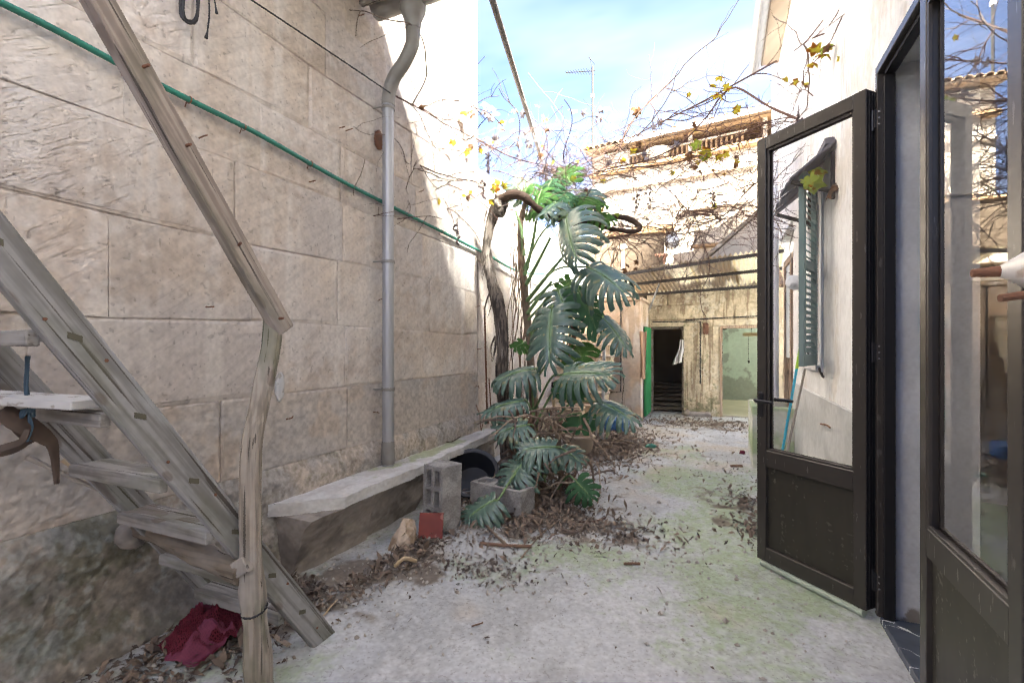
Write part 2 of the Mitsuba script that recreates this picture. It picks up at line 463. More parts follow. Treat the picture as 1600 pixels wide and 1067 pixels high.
def cream_color(p, n, uv):
    x, z = p.x + 0.5 * p.y, p.z
    c = mix((0.50, 0.43, 0.345), (0.43, 0.35, 0.27), smoothstep(0.42, 0.66, fbm(x * 1.1, z * 1.4, 1.0, 4)))
    c = mix(c, (0.27, 0.195, 0.13), grain(x * 1.6, z * 2.2, 0.50, 0.16) * 0.6)
    return c * (0.9 + 0.2 * fbm(x * 12, z * 12, 5.0, 3))


mat('cream_render', cream_color, None, lambda p, n, uv: 0.01 * fbm((p.x + .5 * p.y) * 10, p.z * 10, 0.0, 3))
mat('gable_grey', lambda p, n, uv: mix((0.23, 0.215, 0.20), (0.30, 0.265, 0.235), smoothstep(0.4, 0.6, fbm(p.x * 2, p.z * 2, 1.0, 4))), None)
mat('tenon_wood', (0.095, 0.09, 0.065), 0.8)
mat('ochre_trim', lambda p, n, uv: mix((0.34, 0.22, 0.12), (0.26, 0.165, 0.095), fbm(p.x * 5, p.z * 5, p.y, 3)), None)
mat('brown_rough', lambda p, n, uv: mix((0.13, 0.098, 0.070), (0.09, 0.068, 0.050), fbm(p.x * 5, p.z * 6, 2.0, 4)) * (0.75 + 0.5 * fbm(p.x * 24, p.z * 24, 1.0, 3)), None,
    lambda p, n, uv: 0.02 * fbm(p.x * 18, p.z * 18, 0.0, 3))
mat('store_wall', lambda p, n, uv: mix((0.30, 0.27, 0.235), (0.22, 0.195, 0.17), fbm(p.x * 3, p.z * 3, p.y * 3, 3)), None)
mat('dim_interior', (0.42, 0.41, 0.39), None)


def green_room_color(p, n, uv):
    x, z = p.x + 0.3 * p.y, p.z
    c = mix((0.53, 0.60, 0.54), (0.46, 0.54, 0.48), fbm(x * 2, z * 2, 1.0, 3))
    st = smoothstep(0.47, 0.60, fbm(x * 4.5, z * 4.5, 3.0, 5) + 0.34 * dr.exp(-dr.square((z - 0.25) / 0.4)) - 0.13)
    return mix(c, (0.26, 0.27, 0.24), st * 0.7) * (0.9 + 0.2 * fbm(x * 20, z * 20, 3.0, 2))


mat('green_room', green_room_color, None)
mat('room_floor', lambda p, n, uv: mix((0.42, 0.40, 0.30), (0.33, 0.32, 0.25), fbm(p.x * 4, p.y * 4, 1.0, 4)), None)


# weathered timber: grain runs along d
def wood(name, d, ca, cb, cc, green=0.0, rough=0.75):
    d = unit(d)
    s = unit(np.cross(d, (0.2, 0.3, 0.93) if abs(d[2]) < 0.9 else (1, 0.2, 0)))
    t = np.cross(d, s)

    def coords(p):
        return tuple(p.x * float(q[0]) + p.y * float(q[1]) + p.z * float(q[2]) for q in (d, s, t))

    def color(p, n, uv):
        a, b, c = coords(p)
        g = fbm(a * 3.2, b * 60, c * 60, 3)
        base = mix(ca, cb, smoothstep(0.35, 0.68, g))
        base = mix(base, cc, smoothstep(0.5, 0.7, fbm(a * 2.2, b * 9, c * 9 + 4, 4)) * 0.7)
        crack = smoothstep(0.66, 0.73, fbm(a * 1.6, b * 90 + 7, c * 90, 2))
        base = mix(base, (0.06, 0.052, 0.045), crack * 0.85)
        kn = smoothstep(0.80, 0.86, noise(a * 9, b * 14, c * 14))
        base = mix(base, (0.13, 0.10, 0.08), kn * 0.6)
        if green:
            base = mix(base, (0.11, 0.12, 0.07), smoothstep(0.5, 0.66, fbm(a * 3, b * 12, c * 12 + 2, 4)) * green)
        return base * (0.88 + 0.24 * fbm(a * 40, b * 40, c * 40, 2))

    def bump(p, n, uv):
        a, b, c = coords(p)
        return 0.0035 * fbm(a * 3.2, b * 60, c * 60, 3) + 0.004 * fbm(a * 6, b * 12, c * 12, 2) - 0.003 * smoothstep(0.70, 0.76, fbm(a * 1.6, b * 90 + 7, c * 90, 2))

    mat(name, color, rough, bump, spec=0.25)


STAIR = V(0, 0.558, -0.830)
GREY = ((0.265, 0.265, 0.268), (0.165, 0.162, 0.158), (0.32, 0.33, 0.345))
wood('stair_wood', STAIR, *GREY, green=0.35)
wood('tread_wood', (1, 0, 0), (0.27, 0.26, 0.25), (0.165, 0.155, 0.145), (0.36, 0.36, 0.36), green=0.35)
wood('post_wood', (0, 0, 1), (0.31, 0.27, 0.23), (0.18, 0.155, 0.125), (0.28, 0.265, 0.25), green=0.5)
wood('rail_wood', STAIR, (0.32, 0.275, 0.24), (0.21, 0.175, 0.15), (0.28, 0.255, 0.24), green=0.3)
wood('old_beam_wood', (1, 0, 0.02), (0.20, 0.165, 0.13), (0.11, 0.09, 0.07), (0.28, 0.26, 0.24))
wood('frame_wood', (0, 0, 1), (0.42, 0.31, 0.22), (0.28, 0.19, 0.13), (0.35, 0.28, 0.22))
wood('plank_wood', (1, 0, 0), (0.26, 0.22, 0.17), (0.16, 0.13, 0.10), (0.32, 0.28, 0.22))
mat('chalky_paint', lambda p, n, uv: mix((0.47, 0.47, 0.47), (0.30, 0.28, 0.26), smoothstep(0.60, 0.68, fbm(p.x * 18, p.y * 40, p.z * 40, 4))), 0.8)

# bench, blocks, small stone
mat('bench_stone', lambda p, n, uv: mix(mix((0.62, 0.62, 0.61), (0.50, 0.485, 0.465), smoothstep(0.4, 0.65, fbm(p.x * 6, p.y * 3.5, p.z * 6, 4))), (0.36, 0.40, 0.24),
    smoothstep(0.50, 0.62, fbm(p.x * 9, p.y * 6, 2.0, 4) * 0.75 + 0.30 * blob(p.x, p.y, -2.33, 3.7, 0.14, 0.55)) * 0.8) * (0.82 + 0.36 * fbm(p.x * 45, p.y * 45, p.z * 45, 3)), None,
    lambda p, n, uv: 0.008 * fbm(p.x * 22, p.y * 22, p.z * 22, 4))
mat('bench_support', lambda p, n, uv: mix(mix((0.33, 0.30, 0.275), (0.21, 0.19, 0.175), smoothstep(0.4, 0.62, fbm(p.x * 6, p.y * 6, p.z * 7, 5))), (0.35, 0.315, 0.28),
    smoothstep(0.58, 0.7, fbm(p.y * 5 + 2, p.z * 6, 2.0, 4)) * 0.7) * (0.75 + 0.5 * fbm(p.x * 30, p.y * 30, p.z * 30, 3)), None, lambda p, n, uv: 0.012 * fbm(p.x * 18, p.y * 18, p.z * 18, 4))
mat('block_concrete', lambda p, n, uv: mix((0.36, 0.355, 0.345), (0.25, 0.24, 0.235), smoothstep(0.4, 0.62, fbm(p.x * 9, p.y * 9, p.z * 9, 4))) * (0.65 + 0.7 * fbm(p.x * 90, p.y * 90, p.z * 90, 2)), None,
    lambda p, n, uv: 0.007 * fbm(p.x * 70, p.y * 70, p.z * 70, 3))
mat('red_tile', lambda p, n, uv: mix((0.25, 0.055, 0.04), (0.17, 0.04, 0.035), fbm(p.x * 12, p.y * 12, p.z * 12, 3)) * (1 - 0.0) + mi.Color3f(0.35, 0.25, 0.2) * smoothstep(0.68, 0.74, fbm(p.x * 40, p.y * 40, p.z * 14, 3)) * 0.5, 0.45)
mat('pale_rock', lambda p, n, uv: mix((0.52, 0.43, 0.34), (0.30, 0.22, 0.15), smoothstep(0.45, 0.62, fbm(p.x * 12, p.y * 12, p.z * 9, 4))) * (0.8 + 0.4 * fbm(p.x * 60, p.y * 60, p.z * 60, 2)), None,
    lambda p, n, uv: 0.008 * fbm(p.x * 40, p.y * 40, p.z * 40, 3))
mat('terracotta', lambda p, n, uv: mix((0.52, 0.23, 0.14), (0.46, 0.27, 0.19), fbm(p.x * 14, p.y * 14, p.z * 14, 3)), 0.7)
mat('black_rubber', (0.018, 0.02, 0.026), 0.42, spec=0.5)
mat('grey_pot', (0.30, 0.25, 0.20), 0.8)
mat('blue_plastic', (0.04, 0.12, 0.30), 0.4, spec=0.5)

# metals and plastics
mat('bronze_alu', lambda p, n, uv: mix(mix((0.062, 0.055, 0.050), (0.046, 0.042, 0.039), fbm(p.x * 3, p.y * 3, p.z * 0.8, 3)), (0.16, 0.15, 0.14), smoothstep(0.70, 0.78, fbm(p.x * 70, p.y * 70, p.z * 12, 3)) * 0.5), 0.33, spec=0.5, metallic=0.35)
mat('bronze_panel', lambda p, n, uv: mix(mix((0.048, 0.042, 0.034), (0.034, 0.033, 0.027), fbm(p.x * 20, p.y * 20, p.z * 5, 3)), (0.13, 0.125, 0.105), smoothstep(0.60, 0.74, 0.5 * fbm(p.x * 30, p.y * 30, p.z * 3, 3) + 0.5 * fbm(p.x * 60, p.y * 60, p.z * 60, 3)) * 0.55), 0.42, spec=0.4, metallic=0.2)
mat('black_gasket', (0.012, 0.012, 0.014), 0.45, spec=0.4)
mat('black_metal', (0.02, 0.02, 0.024), 0.38, spec=0.5, metallic=0.3)
mat('screw_metal', (0.6, 0.6, 0.62), 0.35, metallic=1.0)
mat('zinc', lambda p, n, uv: mix((0.42, 0.43, 0.45), (0.33, 0.335, 0.35), fbm(p.x * 12, p.y * 12, p.z * 4, 4)), 0.48, metallic=0.6)
mat('zinc_old', lambda p, n, uv: mix((0.30, 0.30, 0.29), (0.22, 0.20, 0.18), fbm(p.x * 14, p.y * 14, p.z * 14, 4)), 0.6, metallic=0.4)
mat('white_pipe', (0.62, 0.64, 0.68), 0.5)
mat('rust', lambda p, n, uv: mix((0.20, 0.09, 0.05), (0.10, 0.06, 0.045), fbm(p.x * 30, p.y * 30, p.z * 30, 3)), 0.8)
mat('dark_iron', (0.05, 0.045, 0.042), 0.7, metallic=0.3)
mat('cable_black', (0.025, 0.025, 0.028), 0.6)
mat('cable_grey', (0.20, 0.19, 0.18), 0.7)
mat('hose_green', lambda p, n, uv: mix((0.02, 0.20, 0.145), (0.03, 0.13, 0.10), fbm(p.x * 9, p.y * 9, p.z * 9, 3)), 0.4, spec=0.5)
mat('cord_blue', (0.06, 0.10, 0.14), 0.8)
mat('leather', lambda p, n, uv: mix((0.10, 0.07, 0.055), (0.05, 0.036, 0.03), fbm(p.x * 20, p.y * 20, p.z * 20, 3)), 0.55)
mat('green_paint', lambda p, n, uv: mix((0.03, 0.21, 0.07), (0.025, 0.15, 0.055), fbm(p.x * 8, p.y * 8, p.z * 2, 3)), 0.5)
mat('shutter_green', lambda p, n, uv: mix((0.15, 0.23, 0.235), (0.09, 0.15, 0.155), fbm(p.x * 8, p.y * 8, p.z * 2, 3)), 0.55)
mat('shutter_dark', (0.07, 0.12, 0.115), 0.6)
mat('slate_board', lambda p, n, uv: mix((0.13, 0.13, 0.16), (0.09, 0.085, 0.10), fbm(p.x * 12, p.y * 12, p.z * 12, 3)), 0.7)
mat('pale_metal', lambda p, n, uv: mix((0.62, 0.59, 0.54), (0.45, 0.38, 0.31), smoothstep(0.5, 0.65, fbm(p.x * 30, p.y * 30, p.z * 30, 3))), 0.5, metallic=0.2)
mat('grip_lime', (0.42, 0.70, 0.06), 0.5)
mat('broom_blue', (0.05, 0.42, 0.60), 0.45)
mat('cane_wood', (0.50, 0.39, 0.25), 0.7)
mat('stick_grey', (0.33, 0.30, 0.27), 0.8)
mat('mossy_tank', lambda p, n, uv: mix(mix((0.60, 0.61, 0.55), (0.50, 0.50, 0.44), fbm(p.x * 4, p.y * 4, p.z * 4, 3)), (0.30, 0.40, 0.20), smoothstep(0.42, 0.60, fbm(p.x * 3.5, p.y * 3, p.z * 4, 4)) * 0.75) * (0.85 + 0.3 * fbm(p.x * 30, p.y * 30, p.z * 30, 2)), None)
mat('cloth_white', (0.55, 0.53, 0.50), None)
mat('cloth_tan', (0.42, 0.28, 0.19), None)
mat('seal_green', lambda p, n, uv: mix((0.46, 0.53, 0.46), (0.36, 0.42, 0.33), fbm(p.x * 30, p.y * 30, 1.0, 3)), 0.7)


def marble_color(p, n, uv):
    w = fbm(p.x * 7, p.y * 5, 1.0, 3)
    v = dr.abs(fbm(p.x * 5 + w * 2.2, p.y * 7 + w, 3.0, 3) - 0.5)
    c = mix((0.035, 0.045, 0.065), (0.07, 0.085, 0.115), fbm(p.x * 16, p.y * 16, 2.0, 3))
    return mix(c, (0.62, 0.64, 0.67), smoothstep(0.016, 0.004, v) * smoothstep(0.45, 0.6, w + 0.1))


mat('marble', marble_color, 0.35, spec=0.5)
scene['mat_pane_glass'] = {'type': 'thindielectric', 'int_ior': 1.52}


# corrugated plastic lets light through
def sheet_color(p, n, uv):
    c = mix((0.90, 0.82, 0.58), (0.80, 0.69, 0.43), fbm(p.x * 5, p.y * 2, 1.0, 4))
    d = smoothstep(0.56, 0.64, fbm(p.x * 1.7 + 4, p.y * 0.6, 4.0, 3))
    return mix(c, (0.16, 0.10, 0.05), d * 0.85)


scene['mat_skylight_plastic'] = {'type': 'principledthin', 'base_color': {'type': 'rgb', 'value': [0.82, 0.84, 0.8]}, 'roughness': 0.5, 'diff_trans': 1.5, 'spec_trans': 0.0, 'eta': 1.4}
scene['mat_roof_plastic'] = {'type': 'principledthin', 'base_color': proc(sheet_color), 'roughness': 0.5, 'diff_trans': 1.5, 'spec_trans': 0.0, 'eta': 1.4}
mat('canal_tile', lambda p, n, uv: mix((0.36, 0.25, 0.16), (0.25, 0.18, 0.12), cell_rand(dr.floor(p.x * 4.3), 1, 2)) * (0.8 + 0.4 * fbm(p.x * 9, p.y * 9, p.z * 9, 3)), None)


# plants
def leaf_mat(name, top, vein, rough, trans, spots_c=None, thr=0.55, sheen=0.5):
    def color(p, n, uv):
        c = mi.Color3f(top) * (0.8 + 0.4 * fbm(p.x * 12, p.y * 12, p.z * 12, 3))
        if vein is not None:
            c = mix(c, vein, smoothstep(0.06, 0.02, dr.abs(uv.x - 0.5)) * 0.75)
        if spots_c is not None:
            c = mix(c, spots_c, smoothstep(thr, thr + 0.12, fbm(p.x * 28, p.y * 28, p.z * 28, 3)))
        return c
    scene['mat_' + name] = {'type': 'principledthin', 'base_color': proc(color), 'roughness': rough, 'diff_trans': trans, 'spec_trans': 0.0, 'eta': 1.45}


mat('monstera_green', lambda p, n, uv: mix(mix(mix((0.050, 0.105, 0.085), (0.10, 0.165, 0.125), fbm(p.x * 7, p.y * 7, p.z * 7, 4)), (0.24, 0.22, 0.09), smoothstep(0.66, 0.74, fbm(p.x * 13, p.y * 13, p.z * 13, 3)) * 0.6), (0.17, 0.28, 0.16), smoothstep(0.05, 0.015, dr.abs(uv.x - 0.5)) * 0.8), 0.30, lambda p, n, uv: 0.004 * fbm(p.x * 40, p.y * 40, p.z * 40, 2), spec=0.8)
leaf_mat('monstera_dark', (0.055, 0.125, 0.065), (0.11, 0.2, 0.10), 0.33, 0.35)
leaf_mat('monstera_bright', (0.075, 0.165, 0.05), (0.15, 0.26, 0.09), 0.33, 0.6)
leaf_mat('monstera_pale', (0.20, 0.27, 0.20), (0.4, 0.45, 0.33), 0.5, 0.7)
leaf_mat('vine_yellow', (0.38, 0.32, 0.035), (0.3, 0.27, 0.06), 0.6, 0.9, (0.20, 0.075, 0.012), 0.50)
leaf_mat('vine_green', (0.24, 0.31, 0.05), (0.24, 0.28, 0.06), 0.6, 0.9, (0.25, 0.13, 0.015), 0.56)
leaf_mat('vine_brown', (0.12, 0.065, 0.035), None, 0.7, 0.6, (0.07, 0.04, 0.025), 0.5)
leaf_mat('vine_mauve', (0.17, 0.155, 0.17), None, 0.7, 0.6, (0.09, 0.065, 0.055), 0.55)
mat('petiole_green', lambda p, n, uv: mix((0.20, 0.30, 0.13), (0.13, 0.21, 0.10), fbm(p.x * 20, p.y * 20, p.z * 20, 3)), 0.45)
mat('vine_bark', lambda p, n, uv: mix(mix((0.15, 0.125, 0.105), (0.055, 0.045, 0.038), smoothstep(0.4, 0.6, fbm(p.x * 60, p.y * 60, p.z * 9, 3))), (0.33, 0.30, 0.27), smoothstep(0.6, 0.7, fbm(p.x * 34, p.y * 34, p.z * 4, 3)) * 0.6), 0.85,
    lambda p, n, uv: 0.014 * fbm(p.x * 60, p.y * 60, p.z * 9, 3))
mat('arm_bark', lambda p, n, uv: mix((0.07, 0.042, 0.03), (0.03, 0.02, 0.016), fbm(p.x * 26, p.y * 26, p.z * 80, 3)), 0.8, lambda p, n, uv: 0.01 * fbm(p.x * 26, p.y * 26, p.z * 90, 3))
mat('cane_brown', (0.10, 0.062, 0.05), None)
mat('cane_pale', (0.17, 0.135, 0.115), None)
mat('antenna_metal', (0.035, 0.033, 0.033), None)
mat('pole_grey', (0.16, 0.15, 0.145), None)
mat('root_tan', lambda p, n, uv: mix((0.25, 0.19, 0.14), (0.12, 0.088, 0.065), fbm(p.x * 20, p.y * 20, p.z * 20, 3)), 0.8)
mat('twig_red', (0.15, 0.095, 0.08), None)
mat('root_light', lambda p, n, uv: mix((0.36, 0.30, 0.235), (0.21, 0.16, 0.12), fbm(p.x * 20, p.y * 20, p.z * 20, 3)), 0.8)
mat('dry_husk', lambda p, n, uv: mix((0.27, 0.165, 0.11), (0.11, 0.07, 0.05), fbm(p.x * 18, p.y * 18, p.z * 18, 3)), 0.8)
mat('grape_dry', (0.045, 0.03, 0.03), 0.7)
mat('litter_brown', lambda p, n, uv: mix((0.23, 0.175, 0.135), (0.095, 0.072, 0.058), cell_rand(p.x * 25, p.y * 25, 0)), 0.8)
mat('litter_dark', lambda p, n, uv: mix((0.12, 0.095, 0.08), (0.055, 0.045, 0.04), cell_rand(p.x * 25, p.y * 25, 0)), 0.75)
mat('litter_grey', lambda p, n, uv: mix((0.30, 0.28, 0.26), (0.18, 0.16, 0.15), cell_rand(p.x * 25, p.y * 25, 0)), 0.8)
mat('pebble', lambda p, n, uv: mix((0.50, 0.48, 0.45), (0.27, 0.24, 0.21), cell_rand(p.x * 40, p.y * 40, 0)), None)


def net_color(p, n, uv):
    a, b = uv.x * 46, uv.y * 46
    g = dr.maximum(dr.abs(dr.sin(a * 3.14159)), dr.abs(dr.sin(b * 3.14159)))
    c = mix((0.045, 0.006, 0.012), (0.13, 0.014, 0.03), smoothstep(0.55, 0.95, g))
    return mix(c, (0.24, 0.065, 0.12), smoothstep(0.66, 0.72, fbm(uv.x * 4, uv.y * 4, 2.0, 3)) * 0.7)


mat('red_net', net_color, 0.7, lambda p, n, uv: 0.004 * dr.abs(dr.sin(uv.x * 144)) + 0.004 * dr.abs(dr.sin(uv.y * 144)))

# ================================================================== the setting
def ground_axis(lo, hi, step, far):
    a = np.arange(lo, hi + 1e-6, step)
    return np.concatenate([[-far, -far / 4, lo - 4], a, [hi + 4, far / 4, far]])


gx, gy = ground_axis(-2.75, 0.8, 0.05, 120), ground_axis(0.2, 10, 0.05, 120)
GX, GY = np.meshgrid(gx, gy, indexing='ij')


def ground_z(x, y):
    q = np.stack([np.asarray(x, float) * 2.3, np.asarray(y, float) * 2.3, 0 * np.asarray(x, float)], -1)
    z = 0.020 * (mk_fbm(q, 3, 3) - 0.5)
    inside = (np.asarray(x) > -2.9) & (np.asarray(x) < 0.68) & (np.asarray(y) > 0) & (np.asarray(y) < 9.4)
    heap = 0.07 * np.exp(-((x + 1.75) / 0.45) ** 2 - ((y - 4.25) / 0.6) ** 2) * (0.6 + 0.8 * mk_fbm(q * 3, 3, 8))
    heap = heap + 0.05 * np.exp(-((x + 2.25) / 0.28) ** 2 - ((y - 1.45) / 0.6) ** 2)
    return np.where(inside, z + heap, -0.004)


gm, _ = sheet(len(gx) - 1, len(gy) - 1, lambda u, v: np.stack([GX, GY, ground_z(GX, GY)], -1))
struct('ground', gm, 'floor_concrete', 'worn concrete yard floor with green algae, trodden earth and scattered leaves', smooth=True)

# ------------------------------------------------------------------ tall stone house on the left
rnd = random.Random(3)
HX = -2.46
house = thing('stone_house', 'tall tan stone house wall of big rendered blocks filling the left side', 'house')
part(house, 'wall', bx(-3.2, HX, -2.5, 4.64, 0.0, 7.2), 'stone_1')
courses(house, (HX, 0, 0), (0, 1, 0), (1, 0, 0), [1.06, 1.49, 1.94, 2.36, 2.76, 3.2, 3.62, 4.06, 4.5, 4.95, 5.4], 0.2, 4.638, ['stone_0', 'stone_1', 'stone_2'], rnd, width=0.9, gap=0.005, d=0.009, ch=0.012, prouds=0.006)
courses(house, (HX, 0, 0), (0, 1, 0), (1, 0, 0), [0.62, 1.06], 0.2, 4.638, ['rough_render'], rnd, 'rough_block', width=1.0, d=0.012, gap=0.006)


def damp_fn(u, v):
    y, z = 0.1 + u * 4.53, v * 0.63
    q = np.stack([y * 2.2, z * 3.0, 0 * y], -1)
    bulge = 0.045 + 0.06 * (mk_fbm(q, 4, 5) - 0.45) + 0.09 * np.exp(-(z / 0.16) ** 2) * np.exp(-((y - 1.2) / 1.0) ** 2)
    fade = np.clip((0.63 - z) / 0.1, 0, 1)
    return np.stack([HX + 0.010 + bulge * fade, y, z], -1)


dm, _ = sheet(120, 20, damp_fn)
dm.invert() if dm.face_normals[:, 0].mean() < 0 else None
part(house, 'damp_base', dm, 'damp_render', True, label='dark damp mossy foot of the wall with flaking render')
part(house, 'putty_patch', rock((-2.437, 2.966, 2.958), (0.012, 0.055, 0.075), 4, 0.25), 'rust', True, label='round brown patch on the wall beside the drainpipe')
part(house, 'lime_patch', rock((-2.438, 2.057, 1.102), (0.012, 0.035, 0.09), 9, 0.4), 'chalky_paint', True, label='chipped white patch behind the crooked post')
part(house, 'plaster_patch', rock((-2.385, 1.246, 0.521), (0.05, 0.07, 0.07), 6, 0.3), 'bench_support', True, label='round plaster patch around the end of the old beam')
for a in [(-2.445, 1.578, 2.416), (-2.445, 2.288, 2.415), (-2.445, 2.616, 2.884), (-2.445, 2.554, 2.88), (-2.445, 2.11, 0.901), (-2.445, 1.614, 1.553), (-2.445, 1.945, 1.335), (-2.445, 2.908, 0.843), (-2.445, 2.96, 1.704), (-2.445, 4.576, 1.776), (-2.445, 4.606, 1.322), (-2.445, 4.561, 0.911), (-2.445, 3.518, 2.719), (-2.445, 2.746, 3.789)]:
    a = V(*a)
    part(house, 'nail', tube([a, a + V(.05, rnd.uniform(-.01, .01), rnd.uniform(-.005, .02)), a + V(.055, rnd.uniform(-.02, .02), rnd.uniform(-.02, .03))], 0.004, 5), 'rust')

# ------------------------------------------------------------------ lower yard wall beyond it
g0, g1 = V(-2.475, 4.65, 0), V(-2.98, 11.2, 0)
ga = unit(g1 - g0)
gn = V(ga[1], -ga[0], 0)
gl = np.linalg.norm(g1 - g0)
gw = thing('garden_wall', 'lower sunlit yard wall of sandstone blocks behind the climbing plant', 'wall')
mw = bx(0, gl, 0, 0.4, 0, 3.34)
part(gw, 'core', place(mw, g0, ga, -gn, V(0, 0, 1)), 'stone_2')
courses(gw, g0, ga, gn, [0.0, 0.5, 0.95, 1.4, 1.85, 2.3, 2.72, 3.13, 3.335], 0.01, gl - .01, ['stone_0', 'stone_2'], rnd, width=0.8, d=0.016)

# ------------------------------------------------------------------ white house on the right
WX = 0.75
wh = thing('white_house', 'tall white lime washed house wall on the right behind the open glazed door', 'house')
DY0, DY1, DZ = 1.45, 2.87, 2.72
# wall pieces butt end to end
part(wh, 'wall', bx(WX, 1.10, -3.0, DY0, 0, 2.78), 'white_wall')
part(wh, 'wall', bx(WX, 1.10, -3.0, 7.5, 2.78, 5.3), 'white_wall')
part(wh, 'upper_storey', bx(WX + .003, 4.0, -6.0, .5, 5.41, 8.0), 'white_wall')
part(wh, 'wall', bx(WX, 1.10, DY1, 4.50, 0, 2.78), 'white_wall')
part(wh, 'wall', bx(WX, 1.10, 4.50, 5.02, 0, 1.20), 'white_wall')
part(wh, 'wall', bx(WX, 1.10, 4.50, 5.02, 2.62, 2.78), 'white_wall')
part(wh, 'wall', bx(WX, 1.10, 5.02, 6.12, 0, 2.78), 'white_wall')
part(wh, 'lintel', bx(WX + 0.002, 1.098, DY0, DY1, DZ, 2.78), 'white_wall')
part(wh, 'reveal', bx(0.772, 1.094, DY1 - 0.012, DY1 + .05, 0.0, DZ - .004), 'reveal_plaster', label='grey plastered reveal inside the doorway')
part(wh, 'reveal', bx(0.772, 1.094, DY0 - .05, DY0 + 0.012, 0.0, DZ - .004), 'reveal_plaster')
part(wh, 'reveal_ledge', bx(0.90, 1.09, DY1 - 0.03, DY1 - 0.0125, 2.05, DZ - .02, .004), 'reveal_plaster')
part(wh, 'plinth', bx(WX - 0.012, WX + .01, DY1 + .06, 6.10, -0.02, 0.95, 0.008), 'plinth_wall', label='pale grey cement plinth along the foot of the white wall')
# window with its shutter and canopy
wx0 = WX
part(wh, 'window_surround', bx(WX - .015, WX + .02, 4.42, 4.50, 1.14, 2.68, .006), 'white_pipe')
part(wh, 'window_surround', bx(WX - .015, WX + .02, 5.02, 5.10, 1.14, 2.68, .006), 'white_pipe')
part(wh, 'window_sill', bx(WX - .05, WX + .2, 4.46, 5.06, 1.145, 1.20, .008), 'plinth_wall')
part(wh, 'window_back', bx(WX + .32, WX + .345, 4.5, 5.02, 1.2, 2.62), 'dim_interior')
wf = part(wh, 'window', trimesh.Trimesh([[WX + .18, 4.5, 1.2], [WX + .18, 5.02, 1.2], [WX + .18, 5.02, 2.62], [WX + .18, 4.5, 2.62]], [[0, 1, 2], [0, 2, 3]], process=False), 'pane_glass')
part(wf, 'frame', cat([bx(WX + .16, WX + .20, 4.5, 4.55, 1.2, 2.62), bx(WX + .16, WX + .20, 4.97, 5.02, 1.2, 2.62), bx(WX + .16, WX + .20, 4.55, 4.97, 1.2, 1.25)]), 'shutter_green')
# shutter, opened back against the wall with a slight tilt
sh_a, sh_b = V(WX - .05, 4.46, 0), V(WX - .20, 4.06, 0)
sd = unit(sh_b - sh_a)
sn = V(sd[1], -sd[0], 0)
sn = sn if sn[0] < 0 else -sn


def sh(x0, x1, y0, y1, z0, z1, ch=0.003):
    return place(bx(x0, x1, y0, y1, z0, z1, ch), sh_a, sd, sn, V(0, 0, 1))


shut = part(wh, 'shutter', cat([sh(0, .06, -.018, .018, 1.20, 2.66), sh(.37, .43, -.018, .018, 1.20, 2.66), sh(.06, .37, -.016, .016, 1.20, 1.29), sh(.06, .37, -.016, .016, 1.93, 2.0), sh(.06, .37, -.016, .016, 2.59, 2.66)]),
            'shutter_green', label='faded green louvred shutter folded back beside the window')
for z in list(np.arange(1.32, 1.92, .048)) + list(np.arange(2.03, 2.58, .048)):
    m = bx(.06, .37, -.024, .024, -.004, .004)
    m.apply_transform(trimesh.transformations.rotation_matrix(math.radians(42), (1, 0, 0)))
    m.apply_translation((0, 0, z))
    part(shut, 'slat', place(m, sh_a, sd, sn, V(0, 0, 1)), 'shutter_green')
part(wh, 'shutter_catch', cat([tube(spline([(0.719, 4.95, 1.31), (0.739, 4.95, 1.241), (0.775, 4.9, 1.265)], 3), .008, 5), tube(spline([(0.725, 4.45, 1.176), (0.752, 4.4, 1.103), (0.777, 4.35, 1.206), (0.76, 4.4, 1.063)], 4), .010, 5, lump=.4)]), 'dark_iron')
# canopy: row of slates on two brackets
can = part(wh, 'window_canopy', beam((WX - .04, 3.96, 2.80), (WX - .04, 5.06, 2.80), .06, .05), 'slate_board', label='dark slate canopy over the shuttered window')
for k in range(6):
    y0 = 3.95 + k * .186
    m = bx(-.36, 0, 0, .18, -.008, .008, .003)
    m.apply_transform(trimesh.transformations.rotation_matrix(math.radians(-38 + rnd.uniform(-2, 2)), (0, 1, 0)))
    m.apply_translation((WX - .005, y0, 2.80 + rnd.uniform(-.006, .006)))
    part(can, 'slate', m, 'slate_board')
for y0 in (4.02, 4.98):
    part(can, 'bracket', cat([beam((WX, y0, 2.45), (WX - .27, y0, 2.56), .03, .03), beam((WX - .01, y0, 2.4), (WX - .01, y0, 2.74), .03, .02)]), 'dark_iron')
part(wh, 'vent_elbow', cat([tube(spline([(0.76, 5.455, 1.939), (0.7, 5.331, 1.959), (0.64, 5.11, 1.941)], 3), .055, 12), tube([(0.655, 5.188, 1.944), (0.625, 5.114, 1.955)], .066, 12)]), 'white_pipe', True, label='white vent elbow sticking out of the wall')
dp = part(wh, 'rain_pipe', tube([(WX - .06, 7.36, .0), (WX - .06, 7.36, 5.15)], .045, 10), 'white_pipe', True)
part(wh, 'wall_cable', tube(spline([(0.74, 6.157, 2.295), (0.74, 6.318, 2.507), (0.74, 6.005, 2.608), (0.74, 6.263, 2.695), (0.74, 7.503, 2.975)], 3), .006, 4), 'cable_grey')
eg = part(wh, 'eave', bx(WX - .22, 1.12, -3.0, 7.56, 5.302, 5.40, .01), 'cream_render')
for k in range(28):
    y0 = 3.0 + k * .166
    a = np.linspace(0, np.pi, 7)
    prof = np.stack([.075 * np.cos(a), .06 * np.sin(a)], 1)
    m, _ = sheet(6, 1, lambda u, v: np.stack([WX - .34 + v * .9, y0 + .075 * np.cos(np.pi * u), 5.40 + .06 * np.sin(np.pi * u) + v * .25], -1))
    part(eg, 'roof_tile', thicken(m, .012), 'canal_tile', 30)
a = np.linspace(np.pi, 2 * np.pi, 9)
